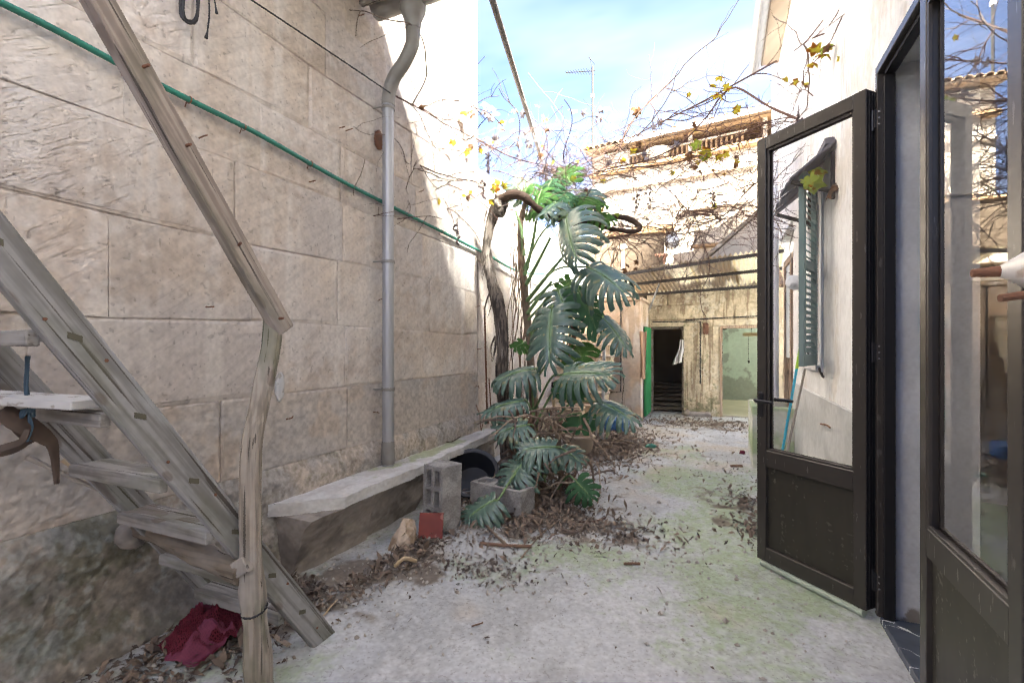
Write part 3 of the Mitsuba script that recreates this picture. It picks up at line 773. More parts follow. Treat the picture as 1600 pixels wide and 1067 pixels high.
gut = Polygon(np.vstack([np.stack([.075 * np.cos(a), .075 * np.sin(a)], 1), np.stack([.068 * np.cos(a[::-1]), .068 * np.sin(a[::-1])], 1)]))
part(eg, 'gutter', place(trimesh.creation.extrude_polygon(gut, 10.6, engine='earcut'), (WX - .30, -3.0, 5.32), V(1, 0, 0), V(0, 0, 1), V(0, 1, 0)), 'zinc', 30)
# room behind the doorway, and porch room behind the side opening
part(wh, 'room_wall', cat([bx(3.4, 3.5, -1.0, 6.1, 0, 2.78), bx(1.1, 3.4, -1.1, -1.0, 0, 2.78), bx(1.1, 3.4, 5.3, 5.4, 0, 2.78), bx(1.1, 3.5, -1.1, 5.4, 2.79, 2.9)]), 'dim_interior')
part(wh, 'room_floor', bx(1.1, 3.4, -1.0, 5.3, -.02, .02), 'dim_interior')
part(wh, 'upper_floor', bx(1.1, 6.0, -3.0, 7.5, 2.92, 5.3), 'white_wall')
part(wh, 'rear_wing', bx(1.45, 2.6, 7.62, 10.2, 2.9, 7.2), 'white_wall')
part(wh, 'porch_room', cat([bx(1.9, 2.0, 6.12, 7.6, 0, 2.7), bx(1.1, 1.9, 5.95, 6.1, 0, 2.7), bx(1.1, 2.0, 7.5, 7.6, 0, 2.7)]), 'plinth_wall')
for q in [(6.14, 6.22, 0, 2.5), (6.78, 6.84, 0, 2.5), (7.38, 7.46, 0, 2.5), (6.22, 6.78, 2.42, 2.5), (6.22, 6.78, 0.62, 0.68), (6.84, 7.38, 2.42, 2.5)]:
    part(wh, 'porch_frame', bx(.80, .88, *q, .005), 'frame_wood')
part(wh, 'porch_board', bx(.82, .85, 6.85, 7.37, 1.2, 2.41), 'plinth_wall')
# threshold
obj('marble_threshold', bx(.715, 1.098, DY0 + .015, DY1 - .032, .0, .035, .004), 'marble', 'black marble threshold slab with white veins in the doorway', 'threshold')

# ------------------------------------------------------------------ narrow eave roof above the foot of the wooden stair (its gutter shows at the top)
pr = thing('porch_roof', 'wooden eave with a zinc gutter crossing the top of the yard', 'roof')
part(pr, 'deck', bx(-2.43, .74, 1.55, 2.72, 4.00, 4.06), 'plank_wood')
part(pr, 'tile_bed', place(bx(-2.43, .74, 0, 1.15, 0, .07), (0, 2.80, 4.07), V(1, 0, 0), unit(V(0, -1, .24)), unit(V(0, .24, 1))), 'canal_tile')
for k in range(5):
    x = -2.30 + k * .70
    part(pr, 'rafter', bx(x, x + .09, 1.75, 2.70, 3.86, 3.998, .006), 'plank_wood')
part(pr, 'fascia', beam((-2.43, 2.755, 3.96), (.74, 2.755, 3.96), .045, .20), 'old_beam_wood')
gz = 3.93
pg = part(pr, 'gutter', place(trimesh.creation.extrude_polygon(Polygon(np.vstack([np.stack([.085 * np.cos(a), .085 * np.sin(a)], 1), np.stack([.078 * np.cos(a[::-1]), .078 * np.sin(a[::-1])], 1)])), 3.13, engine='earcut'),
          (-2.41, 2.90, gz), V(0, 1, 0), V(0, 0, 1), V(1, 0, 0)), 'zinc_old', 30, label='weathered half round zinc gutter')
part(pr, 'wall_plate', beam((-2.43, 1.80, 3.78), (.74, 1.80, 3.78), .09, .14), 'plank_wood')
back = thing('rear_wall', 'plastered yard wall standing behind the viewer', 'wall')
part(back, 'wall', bx(-3.2, 1.2, -2.9, -2.55, 0, 2.3), 'pillar_plaster')

# drainpipe: funnel, swan neck and pipe standing on the bench
pipe = thing('drainpipe', 'grey zinc drainpipe with a swan neck standing on the stone bench', 'drainpipe')
fx, fy = -2.07, 2.90
part(pipe, 'funnel', lathe([(.095, gz - .06), (.097, gz - .10), (.088, gz - .13), (.060, gz - .20), (.056, gz - .25)], 18, (fx, fy, 0)), 'zinc_old', 40)
part(pipe, 'swan_neck', tube(spline([(fx, fy, gz - .22), (fx, fy, gz - .30), (fx - .015, fy + .003, gz - .37), (fx - .09, fy + .02, gz - .455), (fx - .20, fy + .045, gz - .53), (fx - .262, fy + .06, gz - .62), (fx - .275, fy + .062, gz - .72)], 5), .051, 16), 'zinc_old', 50)
px_, py_ = fx - .275, fy + .062
part(pipe, 'pipe', tube([(px_, py_, gz - .70), (px_, py_, .43)], .044, 18), 'zinc', 50)
part(pipe, 'shoe', lathe([(.050, .445), (.052, .50), (.049, .60), (.047, .62)], 18, (px_, py_, 0)), 'zinc_old', 40)
for z in (3.18, 1.02, 2.0):
    part(pipe, 'clamp', cat([lathe([(.050, z - .012), (.052, z), (.050, z + .012)], 18, (px_, py_, 0)), tube([(px_ - .03, py_ - .045, z), (HX + .01, py_ - .05, z)], .006, 5)]), 'zinc_old')

# ------------------------------------------------------------------ shed at the end of the yard
FY = 9.9
shed = thing('stone_shed', 'low stained stone outbuilding with two doorways at the end of the yard', 'outbuilding')
D1a, D1b, D2a, D2b, DT = -1.28, -.655, .0, .88, 1.74
part(shed, 'wall', bx(D1b, D2a, FY, FY + .22, 0, DT - .002), 'shed_stone')
part(shed, 'wall', bx(-1.36, D1a, FY, FY + .22, 0, DT - .002), 'shed_stone')
part(shed, 'wall', bx(D2b, 2.6, FY, FY + .22, 0, DT - .002), 'shed_stone')
part(shed, 'lintel', bx(-1.36, 2.6, FY - .015, FY + .22, DT, DT + .13, .006), 'shed_stone', label='rendered lintel band above both doorways')
rs = random.Random(5)
part(shed, 'wall', bx(-1.36, 2.6, FY + .02, FY + .22, DT + .132, 2.66), 'shed_stone')
for z0, z1, xs in [(DT + .14, 2.16, [-1.35, -.45, .25, 1.0]), (2.165, 2.63, [-1.35, -.95, -.02, .95])]:
    for x0, x1 in zip(xs[:-1], xs[1:]):
        part(shed, 'stone_block', wall_block((0, FY + .02, 0), (1, 0, 0), (0, -1, 0), x0 + .005, x1 - .005, z0, z1, .028 + rs.uniform(0, .008), .01, rs), 'shed_stone')
dfz = DT - .002
part(shed, 'door_frame', cat([bx(D2a, D2a + .045, FY - .02, FY + .08, 0, dfz), bx(D2a + .045, D2b, FY - .02, FY + .08, dfz - .05, dfz)]), 'frame_wood', label='reddish wooden frame of the right doorway')
part(shed, 'door_frame', cat([bx(D1a + .001, D1a + .035, FY + .02, FY + .1, 0, dfz), bx(D1b - .035, D1b - .001, FY + .02, FY + .1, 0, dfz), bx(D1a + .035, D1b - .035, FY + .02, FY + .1, dfz - .04, dfz)]), 'old_beam_wood')
part(shed, 'plinth_block', bx(-.56, -.16, FY - .16, FY - .01, -.02, .085, .02), 'bench_support')
gd = part(shed, 'green_door', bx(-1.315, -1.275, 9.18, 9.86, .03, 1.72, .004), 'green_paint', label='green painted plank door standing open')
for k in range(5):
    part(gd, 'board', bx(-1.2745, -1.268, 9.185 + k * .136, 9.185 + k * .136 + .128, .035, 1.715, .002), 'green_paint')
part(shed, 'conduit', tube([(-.35, FY - .03, .62), (-.35, FY - .03, DT + .09), (-1.25, FY - .03, DT + .10)], .012, 6), 'dark_iron')
part(shed, 'conduit', tube(spline([(-.62, FY - .03, DT + .12), (0, FY - .03, DT + .15), (.7, FY - .035, DT + .17), (.95, FY - .03, DT + .22)], 3), .010, 5), 'cable_black')
part(shed, 'junction_box', bx(-.30, -.20, FY - .05, FY, 1.58, 1.80, .008), 'rust')
part(shed, 'drain_outlet', tube([(-.60, FY - .16, .055), (-.60, FY, .06)], .06, 12), 'grey_pot', True)
# pillar on the left of the shed
PX0, PX1, PY = -2.30, -1.33, 9.0
pil = part(shed, 'pillar', bx(PX0, PX1, PY, FY + .3, 0, 2.20, .02), 'pillar_plaster', label='pinkish plastered pillar beside the stone steps')
part(pil, 'cap', bx(PX0, PX1 + .03, PY - .03, FY - .02, 2.203, 2.26, .012), 'pillar_plaster')
part(pil, 'conduit', cat([tube([(-1.709, 8.98, 2.205), (-1.709, 8.98, 0.495), (-2.073, 8.98, 0.457)], .010, 6), tube(spline([(-1.695, 8.97, 0.941), (-1.647, 8.97, 0.642), (-1.683, 8.97, 0.281), (-1.564, 8.97, 0.024), (-1.647, 8.97, -0.137)], 3), .006, 4)]), 'cable_black')
# dark store room
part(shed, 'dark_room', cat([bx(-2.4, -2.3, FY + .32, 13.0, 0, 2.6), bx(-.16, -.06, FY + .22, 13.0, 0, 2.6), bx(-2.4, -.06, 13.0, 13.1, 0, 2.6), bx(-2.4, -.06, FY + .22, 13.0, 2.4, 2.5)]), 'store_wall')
# green room: walls, roof with a skylight opening at its right
part(shed, 'green_room', cat([bx(-.055, -.01, FY + .222, 13.0, 0, 2.655), bx(-.01, 2.5, 12.9, 13.0, 0, 2.655), bx(2.5, 2.6, FY + .222, 13.0, 0, 2.655)]), 'green_room', label='pale green painted room seen through the right doorway')
part(shed, 'roof_slab', cat([bx(-2.4, -.0, FY + .03, 13.2, 2.66, 2.8), bx(-.0, 2.6, 12.8, 13.2, 2.66, 2.8), bx(-.0, 1.15, FY + .33, 12.8, 2.66, 2.8), bx(2.35, 2.6, FY + .33, 12.8, 2.66, 2.8), bx(-.0, 2.6, FY + .03, FY + .33, 2.66, 2.8)]), 'pillar_plaster')
part(shed, 'skylight', sheet(6, 6, lambda u, v: np.stack([1.10 + 1.30 * u, FY + .30 + 2.65 * v, 2.81 + .01 * np.sin(u * 25)], -1))[0], 'skylight_plastic', True)
part(shed, 'green_room_floor', bx(-.01, 2.5, FY + .08, 12.9, .004, .03), 'room_floor')
# lamp in the green room
lm = thing('pendant_lamp', 'flat yellowish pendant lamp hanging in the green room', 'lamp')
part(lm, 'shade', bx(.44, .95, 10.95, 11.15, 1.56, 1.63, .02), 'cane_wood')
part(lm, 'flex', tube([(.6, 11.05, 1.63), (.6, 11.05, 2.45)], .006, 5), 'cable_black')
part(lm, 'pull_cord', tube([(.55, 11.05, 1.56), (.55, 11.05, 1.05)], .004, 5), 'cable_black')
part(lm, 'pull_switch', bx(.53, .57, 11.03, 11.07, 1.0, 1.06, .008), 'cable_black')
obj('roof_net', tube(spline([(-.0, 11.3, 1.75), (.15, 11.3, 1.78), (.35, 11.3, 1.93), (.6, 11.3, 1.82), (.95, 11.3, 1.75)], 4), .05, 6, lump=.5), 'dark_iron', 'sagging dark bundle hung under the ceiling of the green room', 'bundle')

# corrugated roof over the shed entrance
cr = thing('corrugated_roof', 'yellowed corrugated plastic canopy on dark bars over the shed entrance', 'roof')
fl, fr = V(-1.78, 8.62, 2.68), V(.86, 7.95, 2.80)
bl, br = V(-1.62, 9.86, 2.43), V(1.0, 9.86, 2.50)
for k in range(4):
    t0, t1 = k / 4 - (.012 if k else 0), (k + 1) / 4

    def corr(u, v, t0=t0, t1=t1, k=k):
        s = t0 + (t1 - t0) * u
        p = (fl[None, None] * (1 - s[..., None]) + fr * s[..., None]) * (1 - v[..., None]) + (bl * (1 - s[..., None]) + br * s[..., None]) * v[..., None]
        p[..., 2] += .022 * np.sin(s * 36 * 2 * np.pi) + .006 * (k % 2) + .01 * np.sin(v * 5 + k)
        return p
    m, _ = sheet(72, 6, corr)
    part(cr, 'sheet', m, 'roof_plastic', True)
for a0, a1 in [(fl + V(-.05, .03, -.05), fr + V(.0, .03, -.05)), (fl * .55 + bl * .45 + V(0, 0, -.05), fr * .55 + br * .45 + V(0, 0, -.05)), (bl + V(0, -.06, -.045), br + V(0, -.06, -.045))]:
    part(cr, 'support_bar', beam(a0, a1, .045, .05), 'dark_iron')
part(cr, 'strut', beam((-1.30, 9.86, 2.1), (-1.05, 9.3, 2.53), .03, .03), 'zinc')
part(cr, 'strut', beam((.80, 7.6, 2.2), (.75, 8.15, 2.62), .06, .06), 'frame_wood')

# stone steps up beside the pillar
st = thing('stone_stairs', 'steep flight of pale stone steps climbing behind the big leaved plant', 'stairs')
ns = 11
for k in range(ns):
    y0 = 7.30 + k * .20
    xl = -2.62 - .06 * k * .25
    if k:
        pass
    rz = .2 * (k + 1)
    s = part(st, 'step', bx(xl, -1.70 - .012 * k, y0, y0 + (.30 if k < ns - 1 else 1.2), rz - .20 if k else 0, rz - .045, .004), 'shed_stone')
    part(s, 'tread', bx(xl, -1.665 - .012 * k, y0 - .035, y0 + .24, rz - .0435, rz, .012), 'cream_render')
lower = part(st, 'base_block', bx(-2.75, -1.95, 6.98, 7.295, 0, .36, .01), 'shed_stone')
part(lower, 'tread', bx(-2.78, -1.92, 6.94, 7.262, .362, .405, .014), 'cream_render')

# ------------------------------------------------------------------ terrace walls behind the shed, then the far house
tw = thing('terrace_wall', 'rough brown terrace wall above the corrugated canopy', 'wall')
part(tw, 'wall', bx(-3.4, -1.20, 11.3, 11.6, 2.6, 3.95), 'brown_rough')
part(tw, 'coping', bx(-3.4, -1.16, 11.24, 11.66, 3.952, 4.02, .015), 'ochre_trim')
post = obj('terrace_post', cat([bx(-2.02, -1.94, 10.6, 10.68, 2.8, 3.52, .012), rock((-1.98, 10.64, 3.55), (.10, .10, .07), 3)]), 'cream_render', 'short pale post in front of the brown terrace wall', 'post')
pw = thing('stair_parapet', 'white sloping stair parapet with stepped ledges behind the canopy', 'parapet')
part(pw, 'wall', prism([(-1.35, 2.62), (1.6, 2.62), (1.6, 5.2), (-.05, 4.05), (-.55, 4.0), (-.56, 3.55), (-1.0, 3.5), (-1.02, 3.05)], (0, 12.0, 0), (0, 11.7, 0)), 'cream_render')
part(pw, 'ledge', bx(-1.08, -.50, 11.55, 11.72, 3.10, 3.16, .012), 'ochre_trim')
part(pw, 'ledge', bx(-.62, .02, 11.55, 11.72, 3.60, 3.67, .012), 'ochre_trim')
lean = thing('lean_to', 'greyish gable of a lean-to rising to the right behind the canopy', 'building')
part(lean, 'wall', prism([(-.72, 2.82), (2.4, 2.82), (2.4, 5.55), (2.0, 5.25)], (0, 11.4, 0), (0, 11.2, 0)), 'gable_grey')
part(lean, 'verge', beam((-.80, 11.28, 2.85), (2.4, 11.28, 5.62), .30, .07), 'old_beam_wood')

fh0, fh1 = V(-4.3, 14.30, 0), V(3.4, 13.10, 0)
fa = unit(fh1 - fh0)
fn_ = V(fa[1], -fa[0], 0)
fLEN = np.linalg.norm(fh1 - fh0)
fh = thing('far_house', 'sunlit cream house with a tiled roof and balustraded loggia closing the view', 'house')


def fbox(s0, s1, d0, d1, z0, z1, ch=0.0):
    return place(bx(s0, s1, d0, d1, z0, z1, ch), fh0, fa, fn_, V(0, 0, 1))


part(fh, 'wall', fbox(0.75, fLEN, -5, 0, 0, 6.42), 'cream_render')
part(fh, 'cornice', fbox(0.70, fLEN, -.2, .16, 6.424, 6.56, .03), 'ochre_trim')
part(fh, 'cornice', fbox(0.75, fLEN, .002, .10, 5.90, 6.0, .02), 'cream_render')
part(fh, 'cornice', fbox(1.0, 3.2, .002, .22, 4.55, 4.72, .04), 'ochre_trim')
part(fh, 'cornice', fbox(3.4, fLEN, .002, .12, 5.0, 5.07, .02), 'cream_render')
part(fh, 'wall', fbox(0.75, 1.9, -5, -.02, 6.562, 7.1), 'cream_render')
part(fh, 'wall', fbox(1.9, fLEN, -5, -1.6, 6.562, 7.1), 'ochre_trim', label='shaded ochre back wall of the loggia')
for s in (3.55, 5.35, 6.6):
    part(fh, 'post', fbox(s, s + .10, -.10, .02, 6.562, 7.1, .006), 'cream_render')
part(fh, 'planter', place(lathe([(.02, 6.57), (.26, 6.62), (.34, 6.80), (.36, 6.86)], 16), fh0 + fa * 2.75 + fn_ * .0, V(1, 0, 0), V(0, 1, 0), V(0, 0, 1)), 'cream_render', True)
for k in range(24):
    s = 1.98 + k * .125
    part(fh, 'baluster', fbox(s, s + .055, -.06, -.005, 6.562, 6.86, .008), 'ochre_trim')
part(fh, 'handrail', fbox(1.9, 5.0, -.09, .025, 6.862, 6.91, .008), 'cream_render')
part(fh, 'beam', fbox(1.9, fLEN, -.30, .03, 7.102, 7.18, .008), 'ochre_trim')
rf = part(fh, 'roof', place(bx(.6, fLEN, -5.2, .35, 0, .05), fh0 + V(0, 0, 7.19), fa, unit(fn_ - V(0, 0, .12)), V(0, 0, 1)), 'canal_tile')
for k in range(38):
    s0 = .68 + k * .185
    m, _ = sheet(6, 1, lambda u, v: np.stack([s0 + .085 * np.cos(np.pi * u), .42 - v * 3.0, .052 + .07 * np.sin(np.pi * u) - .05 * (1 - v) + v * .35], -1))
    part(rf, 'roof_tile', place(thicken(m, .012), fh0 + V(0, 0, 7.19), fa, fn_, V(0, 0, 1)), 'canal_tile', 30)
part(fh, 'gutter', fbox(1.9, fLEN, .36, .48, 7.10, 7.20, .03), 'white_pipe')
for s in (1.2, 4.9):
    w = part(fh, 'window', fbox(s, s + .8, -.02, .006, 4.9 - .9, 4.9 + .3) if s > 4 else fbox(s, s + .7, -.02, .006, 2.9, 4.0), 'dim_interior')
    part(w, 'surround', fbox(s - .08, s + .9, .004, .05, (4.0 if s > 4 else 2.9) - .1, (4.0 if s > 4 else 2.9) - .01), 'cream_render')
ant = thing('tv_antenna', 'thin television antenna on a mast above the far roof', 'antenna')
ab = V(*(-3.653, 14.6, 7.465))
at_ = V(*(-3.653, 14.6, 10.112))
part(ant, 'mast', tube([ab - V(0, 0, .5), at_], .03, 6), 'antenna_metal')
part(ant, 'boom', tube([V(*(-4.529, 14.6, 10.114)), V(*(-3.572, 14.6, 9.952))], .014, 5), 'antenna_metal')
for k in range(9):
    c = V(*(-4.508, 14.6, 10.12)) * (1 - k / 9) + V(*(-3.714, 14.6, 9.965)) * k / 9
    L = .12 + .015 * k
    part(ant, 'element', tube([c - V(0, L, 0.02), c + V(0, L, 0.02)], .007, 4), 'antenna_metal')
for dz in (.16, -.16):
    part(ant, 'reflector', tube([at_ + V(-.08, -.2, dz * 1.2), at_ + V(.02, .2, dz)], .008, 4), 'antenna_metal')
    part(ant, 'reflector', tube([at_ + V(-.02, 0, 0), at_ + V(-.10, 0, dz * 2)], .008, 4), 'antenna_metal')
part(ant, 'clip', bx(*[q for c in zip(V(*(-3.653, 14.6, 9.189)) - .05, V(*(-3.653, 14.6, 9.189)) + .05) for q in c], .01), 'white_pipe')

# ================================================================== foreground wooden stair
def zt(y):
    """Height of the stringers' top edge."""
    return 1.655 - 1.487 * (y - 0.601)


ws = thing('wooden_stairs', 'steep weathered grey wooden ladder stair rising to the left in the foreground', 'stairs')
DIRS = STAIR
NRM = V(0, .830, .558)
ty = [.402, .563, .725, .889, 1.054, 1.209, 1.366, 1.517]


def stringer(x, seed, y_top):
    m = bx(-2.6, 0, -.019, .019, -.108, 0, .004)
    return m


for x, sd_, nm in ((-1.68, 1, 'near'), (-2.27, 2, 'far')):
    foot = V(x, 1.70, zt(1.70)) - NRM * .053
    foot = foot + DIRS * .0
    top = foot - DIRS * 2.7
    s = part(ws, 'stringer', beam(top, foot + DIRS * .06, .038, .108, up=NRM, ch=.005, rough=.004, seed=sd_), 'stair_wood', 40)
    if x > -2:
        for y in ty:
            c = V(x + .0195, y, zt(y) - .095)
            part(s, 'mortise', place(prism([(-.017, -.009), (.017, -.009), (.017, .009), (-.017, .009)], (0, 0, 0), (.0015, 0, 0)), c, V(1, 0, 0), V(0, 1, -.35), V(0, 0, 1)), 'tenon_wood')
for k, y in enumerate(ty):
    z = zt(y) - .095
    t = part(ws, 'tread', beam((-2.255, y - .004, z), (-1.70, y - .004, z + .004), .105, .026, ch=.004, rough=.004, seed=20 + k), 'tread_wood', 40)
    part(t, 'nosing', beam((-2.255, y - .074, z - .008), (-1.70, y - .074, z - .004), .030, .045, ch=.004, rough=.004, seed=40 + k), 'tread_wood', 40)
for y, off in [(.50, .02), (.66, .085), (.80, .03), (.97, .08), (1.13, .03), (1.29, .085), (1.44, .03), (1.60, .05), (1.63, .08)]:
    q = V(-1.6605, y, zt(y) - off * 1.7)
    part(ws, 'nail', lathe([(0, 0), (.0055, 0), (.005, .003), (0, .004)], 8, q, (1, 0, 0)), 'rust')
rail0, rail1 = V(*(-1.615, 1.363, 1.437)), V(*(-1.64, 0.768, 2.346))
rd = unit(rail1 - rail0)
hr = part(ws, 'handrail', beam(rail0 - rd * .03, rail1 + rd * .9, .052, .078, up=NRM, ch=.005, rough=.003, seed=3), 'rail_wood', 40, label='long grey brown plank handrail nailed to the crooked post')
for t in (.04, .32, .62, .83, 1.05):
    c = rail0 * (1 - t) + rail1 * t + V(.026, 0, rnd.uniform(-.015, .015))
    part(hr, 'nail', tube([c, c + V(.022, rnd.uniform(-.01, .01), rnd.uniform(-.004, .01))], .005, 6), 'rust')
# crooked post
PXP = [(-1.632, 1.347, 1.462), (-1.632, 1.338, 1.353), (-1.625, 1.304, 1.228), (-1.625, 1.276, 1.106), (-1.62, 1.245, 0.989), (-1.62, 1.237, 0.822), (-1.62, 1.239, 0.652), (-1.62, 1.242, 0.482), (-1.62, 1.258, 0.304), (-1.62, 1.275, 0.075), (-1.62, 1.283, -0.025)]
pp = spline(PXP, 4)


def post_mesh():
    m = []
    sx, sy = unit(V(.80, .60, 0)), unit(V(-.60, .80, 0))
    v, f = [], []
    n = len(pp)
    for i, p in enumerate(pp):
        t = i / (n - 1)
        a = .030 + .012 * smooth01((t - .45) * 2.2) + .012 * (mk_fbm(V(p[2] * 7, 1, 2), 2) - .5)
        b = .028 + .012 * smooth01((t - .5) * 2.2) + .012 * (mk_fbm(V(p[2] * 8, 5, 2), 2) - .5)
        c = .008
        for x, y in [(a - c, -b), (a, -b + c), (a, b - c), (a - c, b), (-a + c, b), (-a, b - c), (-a, -b + c), (-a + c, -b)]:
            v.append(p + sx * x + sy * y)
    i = np.arange(8)
    for k in range(n - 1):
        q, r = k * 8 + i, k * 8 + (i + 1) % 8
        f += [np.stack([q, r, r + 8], 1), np.stack([q, r + 8, q + 8], 1)]
    v = np.vstack([v, [pp[0]], [pp[-1]]])
    f += [np.stack([i * 0 + n * 8, (i + 1) % 8, i], 1), np.stack([i * 0 + n * 8 + 1, (n - 1) * 8 + i, (n - 1) * 8 + (i + 1) % 8], 1)]
    m = trimesh.Trimesh(v, np.vstack(f), process=False)
    if m.volume < 0:
        m.invert()
    return m


def smooth01(t):
    t = min(max(t, 0), 1)
    return t * t * (3 - 2 * t)


cp = part(ws, 'post', post_mesh(), 'post_wood', 35, label='crooked hand hewn post holding up the handrail')
part(cp, 'block', beam(V(*(-1.655, 1.213, 0.517)), V(*(-1.6, 1.224, 0.551)), .055, .06, rough=.003), 'post_wood')
ring = [pp[-10] + V(.046 * math.cos(q), .043 * math.sin(q), .012 * math.sin(q * 1.0)) for q in np.linspace(0, 6.28, 14)]
part(cp, 'wire_tie', tube(ring, .004, 5), 'cable_black')
zb = 0.60
part(ws, 'bracket_beam', tube(spline([(-2.42, 1.27, .555), (-2.2, 1.26, .54), (-2.0, 1.25, .525), (-1.8, 1.23, .51), (-1.63, 1.21, .50)], 4), [.05, .052, .046, .05, .046, .047, .04, .042, .036], 9, lump=.30), 'old_beam_wood', 50, label='rough round beam from the wall to the crooked post')
# things on and around the stair
obj('white_plank', beam((-2.42, .655, 1.195), (-1.725, .80, 1.178), .125, .026, ch=.003, rough=.003, seed=9), 'chalky_paint', 'chalky white painted plank laid across the wooden stair', 'plank', 40)
cord = thing('knotted_rope', 'knotted dark blue rope hanging from a stair tread', 'rope')
cpts = [(-1.98, 0.746, 1.32), (-1.98, 0.744, 1.252), (-1.97, 0.743, 1.189), (-1.97, 0.745, 1.133), (-1.97, 0.742, 1.054)]
for k in range(3):
    o = [(V(*q) + V(rnd.uniform(-.006, .006), rnd.uniform(-.006, .006), 0)) for q in cpts]
    part(cord, 'strand', tube(spline(o, 4), .0035, 5, lump=.3), 'cord_blue')
part(cord, 'knot', cat([tube([V(*(-1.97, 0.742, 1.143)) + V(.014 * math.cos(q), .014 * math.sin(q), .012 * math.sin(q * 2.3)) for q in np.linspace(0, 12, 24)], .005, 5),
                        tube(spline([(-1.96, 0.743, 1.134), (-1.96, 0.749, 1.097), (-1.95, 0.733, 1.057)], 4), .004, 5)]), 'cord_blue')


def strap(pts, w, name, label):
    p = spline(pts, 6)
    t = np.gradient(p, axis=0)
    s = np.cross(t, (1, .3, .1))
    s /= np.linalg.norm(s, axis=1, keepdims=True)
    w = np.interp(np.linspace(0, 1, len(p)), np.linspace(0, 1, len(w)), w)
    q = np.stack([p - s * w[:, None] / 2, p + V(.008, 0, 0), p + s * w[:, None] / 2], 1)
    m, _ = sheet(len(p) - 1, 2, lambda u, v: q)
    return part(harness, name, thicken(m, .005), 'leather', 30)


harness = thing('leather_harness', 'cracked dark leather straps hanging from the blue cord under the stair', 'harness')
strap([(-2.0, 0.691, 1.158), (-1.98, 0.715, 1.126), (-1.97, 0.745, 1.097), (-1.97, 0.783, 1.058), (-1.97, 0.802, 1.022), (-1.97, 0.812, 0.906)], [.05, .06, .06, .045, .03, .008], 'strap', '')
strap([(-1.98, 0.676, 1.035), (-1.97, 0.701, 1.042), (-1.96, 0.726, 1.057), (-1.96, 0.738, 1.091)], [.03, .035, .03, .012], 'strap', '')
strap([(-2.02, 0.738, 1.151), (-2.0, 0.734, 1.103), (-2.0, 0.764, 1.047)], [.04, .05, .03], 'strap', '')
for k, pts in enumerate([[(-2.36, 0.887, 0.938), (-2.33, 1.003, 0.839), (-2.29, 1.233, 0.641)], [(-2.34, 0.984, 0.91), (-2.31, 1.056, 0.82), (-2.28, 1.203, 0.665)]]):
    obj('cane_pole', tube(spline(pts, 4), [.010, .008, .006] if k == 0 else [.009, .011, .009], 6), ('stick_grey', 'cane_wood')[k], ('thin grey cane leaning on the wall behind the wooden stair', 'pale yellow cane lying above the grey cane behind the stair')[k], 'cane', True)

# red net bag and rubbish at the foot of the wall
def net_fn(u, v):
    a, b = (u - .5) * 2, (v - .5) * 2
    r = np.sqrt(a * a + b * b)
    x = -2.10 + .14 * a * (1 - .18 * b * b) + .05 * (mk_fbm(np.stack([u * 3, v * 3, 0 * u], -1), 3, 1) - .5)
    y = 1.40 + .18 * b * (1 - .18 * a * a) + .08 * (mk_fbm(np.stack([u * 3, v * 3, 0 * u + 5], -1), 3, 2) - .5)
    fold = mk_fbm(np.stack([u * 5, v * 7, 0 * u + 2], -1), 4, 3) - .5
    h = .08 * np.clip(1 - r * .85, 0, 1) ** .7 * (1 + .35 * np.sin(a * 7 + 4 * b)) + .14 * np.abs(fold) + .05 * np.abs(mk_fbm(np.stack([u * 16, v * 16, 0 * u], -1), 3, 6) - .5) + .02
    return np.stack([x, y, ground_z(x, y) + h * np.clip((1.25 - r) * 2, 0, 1) + .012], -1)


nm_, nuv = sheet(60, 60, net_fn)
net = obj('net_bag', nm_, 'red_net', 'crumpled dark red and pink net bag on the ground under the wooden stair', 'net bag', True, uv=nuv)

# ================================================================== bench, blocks and what leans there
bench = thing('stone_bench', 'long low stone bench along the left wall with a broken near end', 'bench')
HB = .43


def slab(pts, z0, z1, ch=.006):
    m = trimesh.creation.extrude_polygon(Polygon(pts), z1 - z0, engine='earcut')
    m.apply_translation((0, 0, z0))
    m = m.subdivide_to_size(.07)
    n = mk_fbm(m.vertices * V(14, 14, 14), 3) - .5
    m.vertices[:, 2] += n * .016
    m.vertices[:, 0] += (mk_fbm(m.vertices * V(9, 9, 9), 3, 4) - .5) * .03
    return m


part(bench, 'slab', slab([(-2.43, 1.93), (-2.36, 1.98), (-2.22, 2.12), (-2.11, 2.25), (-2.12, 2.6), (-2.10, 2.98), (-2.432, 2.99)], HB - .072, HB), 'bench_stone', 30, label='near bench slab with a broken corner')
part(bench, 'slab', slab([(-2.433, 3.0), (-2.105, 2.99), (-2.15, 3.5), (-2.17, 3.9), (-2.434, 3.91)], HB - .066, HB - .006), 'bench_stone', 30)
part(bench, 'slab', slab([(-2.435, 3.92), (-2.172, 3.91), (-2.20, 4.3), (-2.24, 4.75), (-2.436, 4.76)], HB - .068, HB - .001), 'bench_stone', 30)
arc = [(-2.25 + .13 * (q ** 2.2), .356 * q) for q in np.linspace(0, 1, 9)]
sup = [(-2.42, 0)] + arc + [(-2.42, .356)]


def support(y0, y1, poly, seed):
    m = trimesh.creation.extrude_polygon(Polygon([(x, z) for x, z in poly]), y1 - y0, engine='earcut')
    m = place(m, (0, y1, 0), V(1, 0, 0), V(0, 0, 1), V(0, -1, 0))
    m = m.subdivide_to_size(.08)
    n = mk_fbm(m.vertices * 8 + seed, 3) - .5
    m.vertices[:, 0] += n * .055 * (m.vertices[:, 0] > -2.40)
    m.vertices[:, 1] += (mk_fbm(m.vertices * 9 + seed + 4, 3) - .5) * .02
    return m


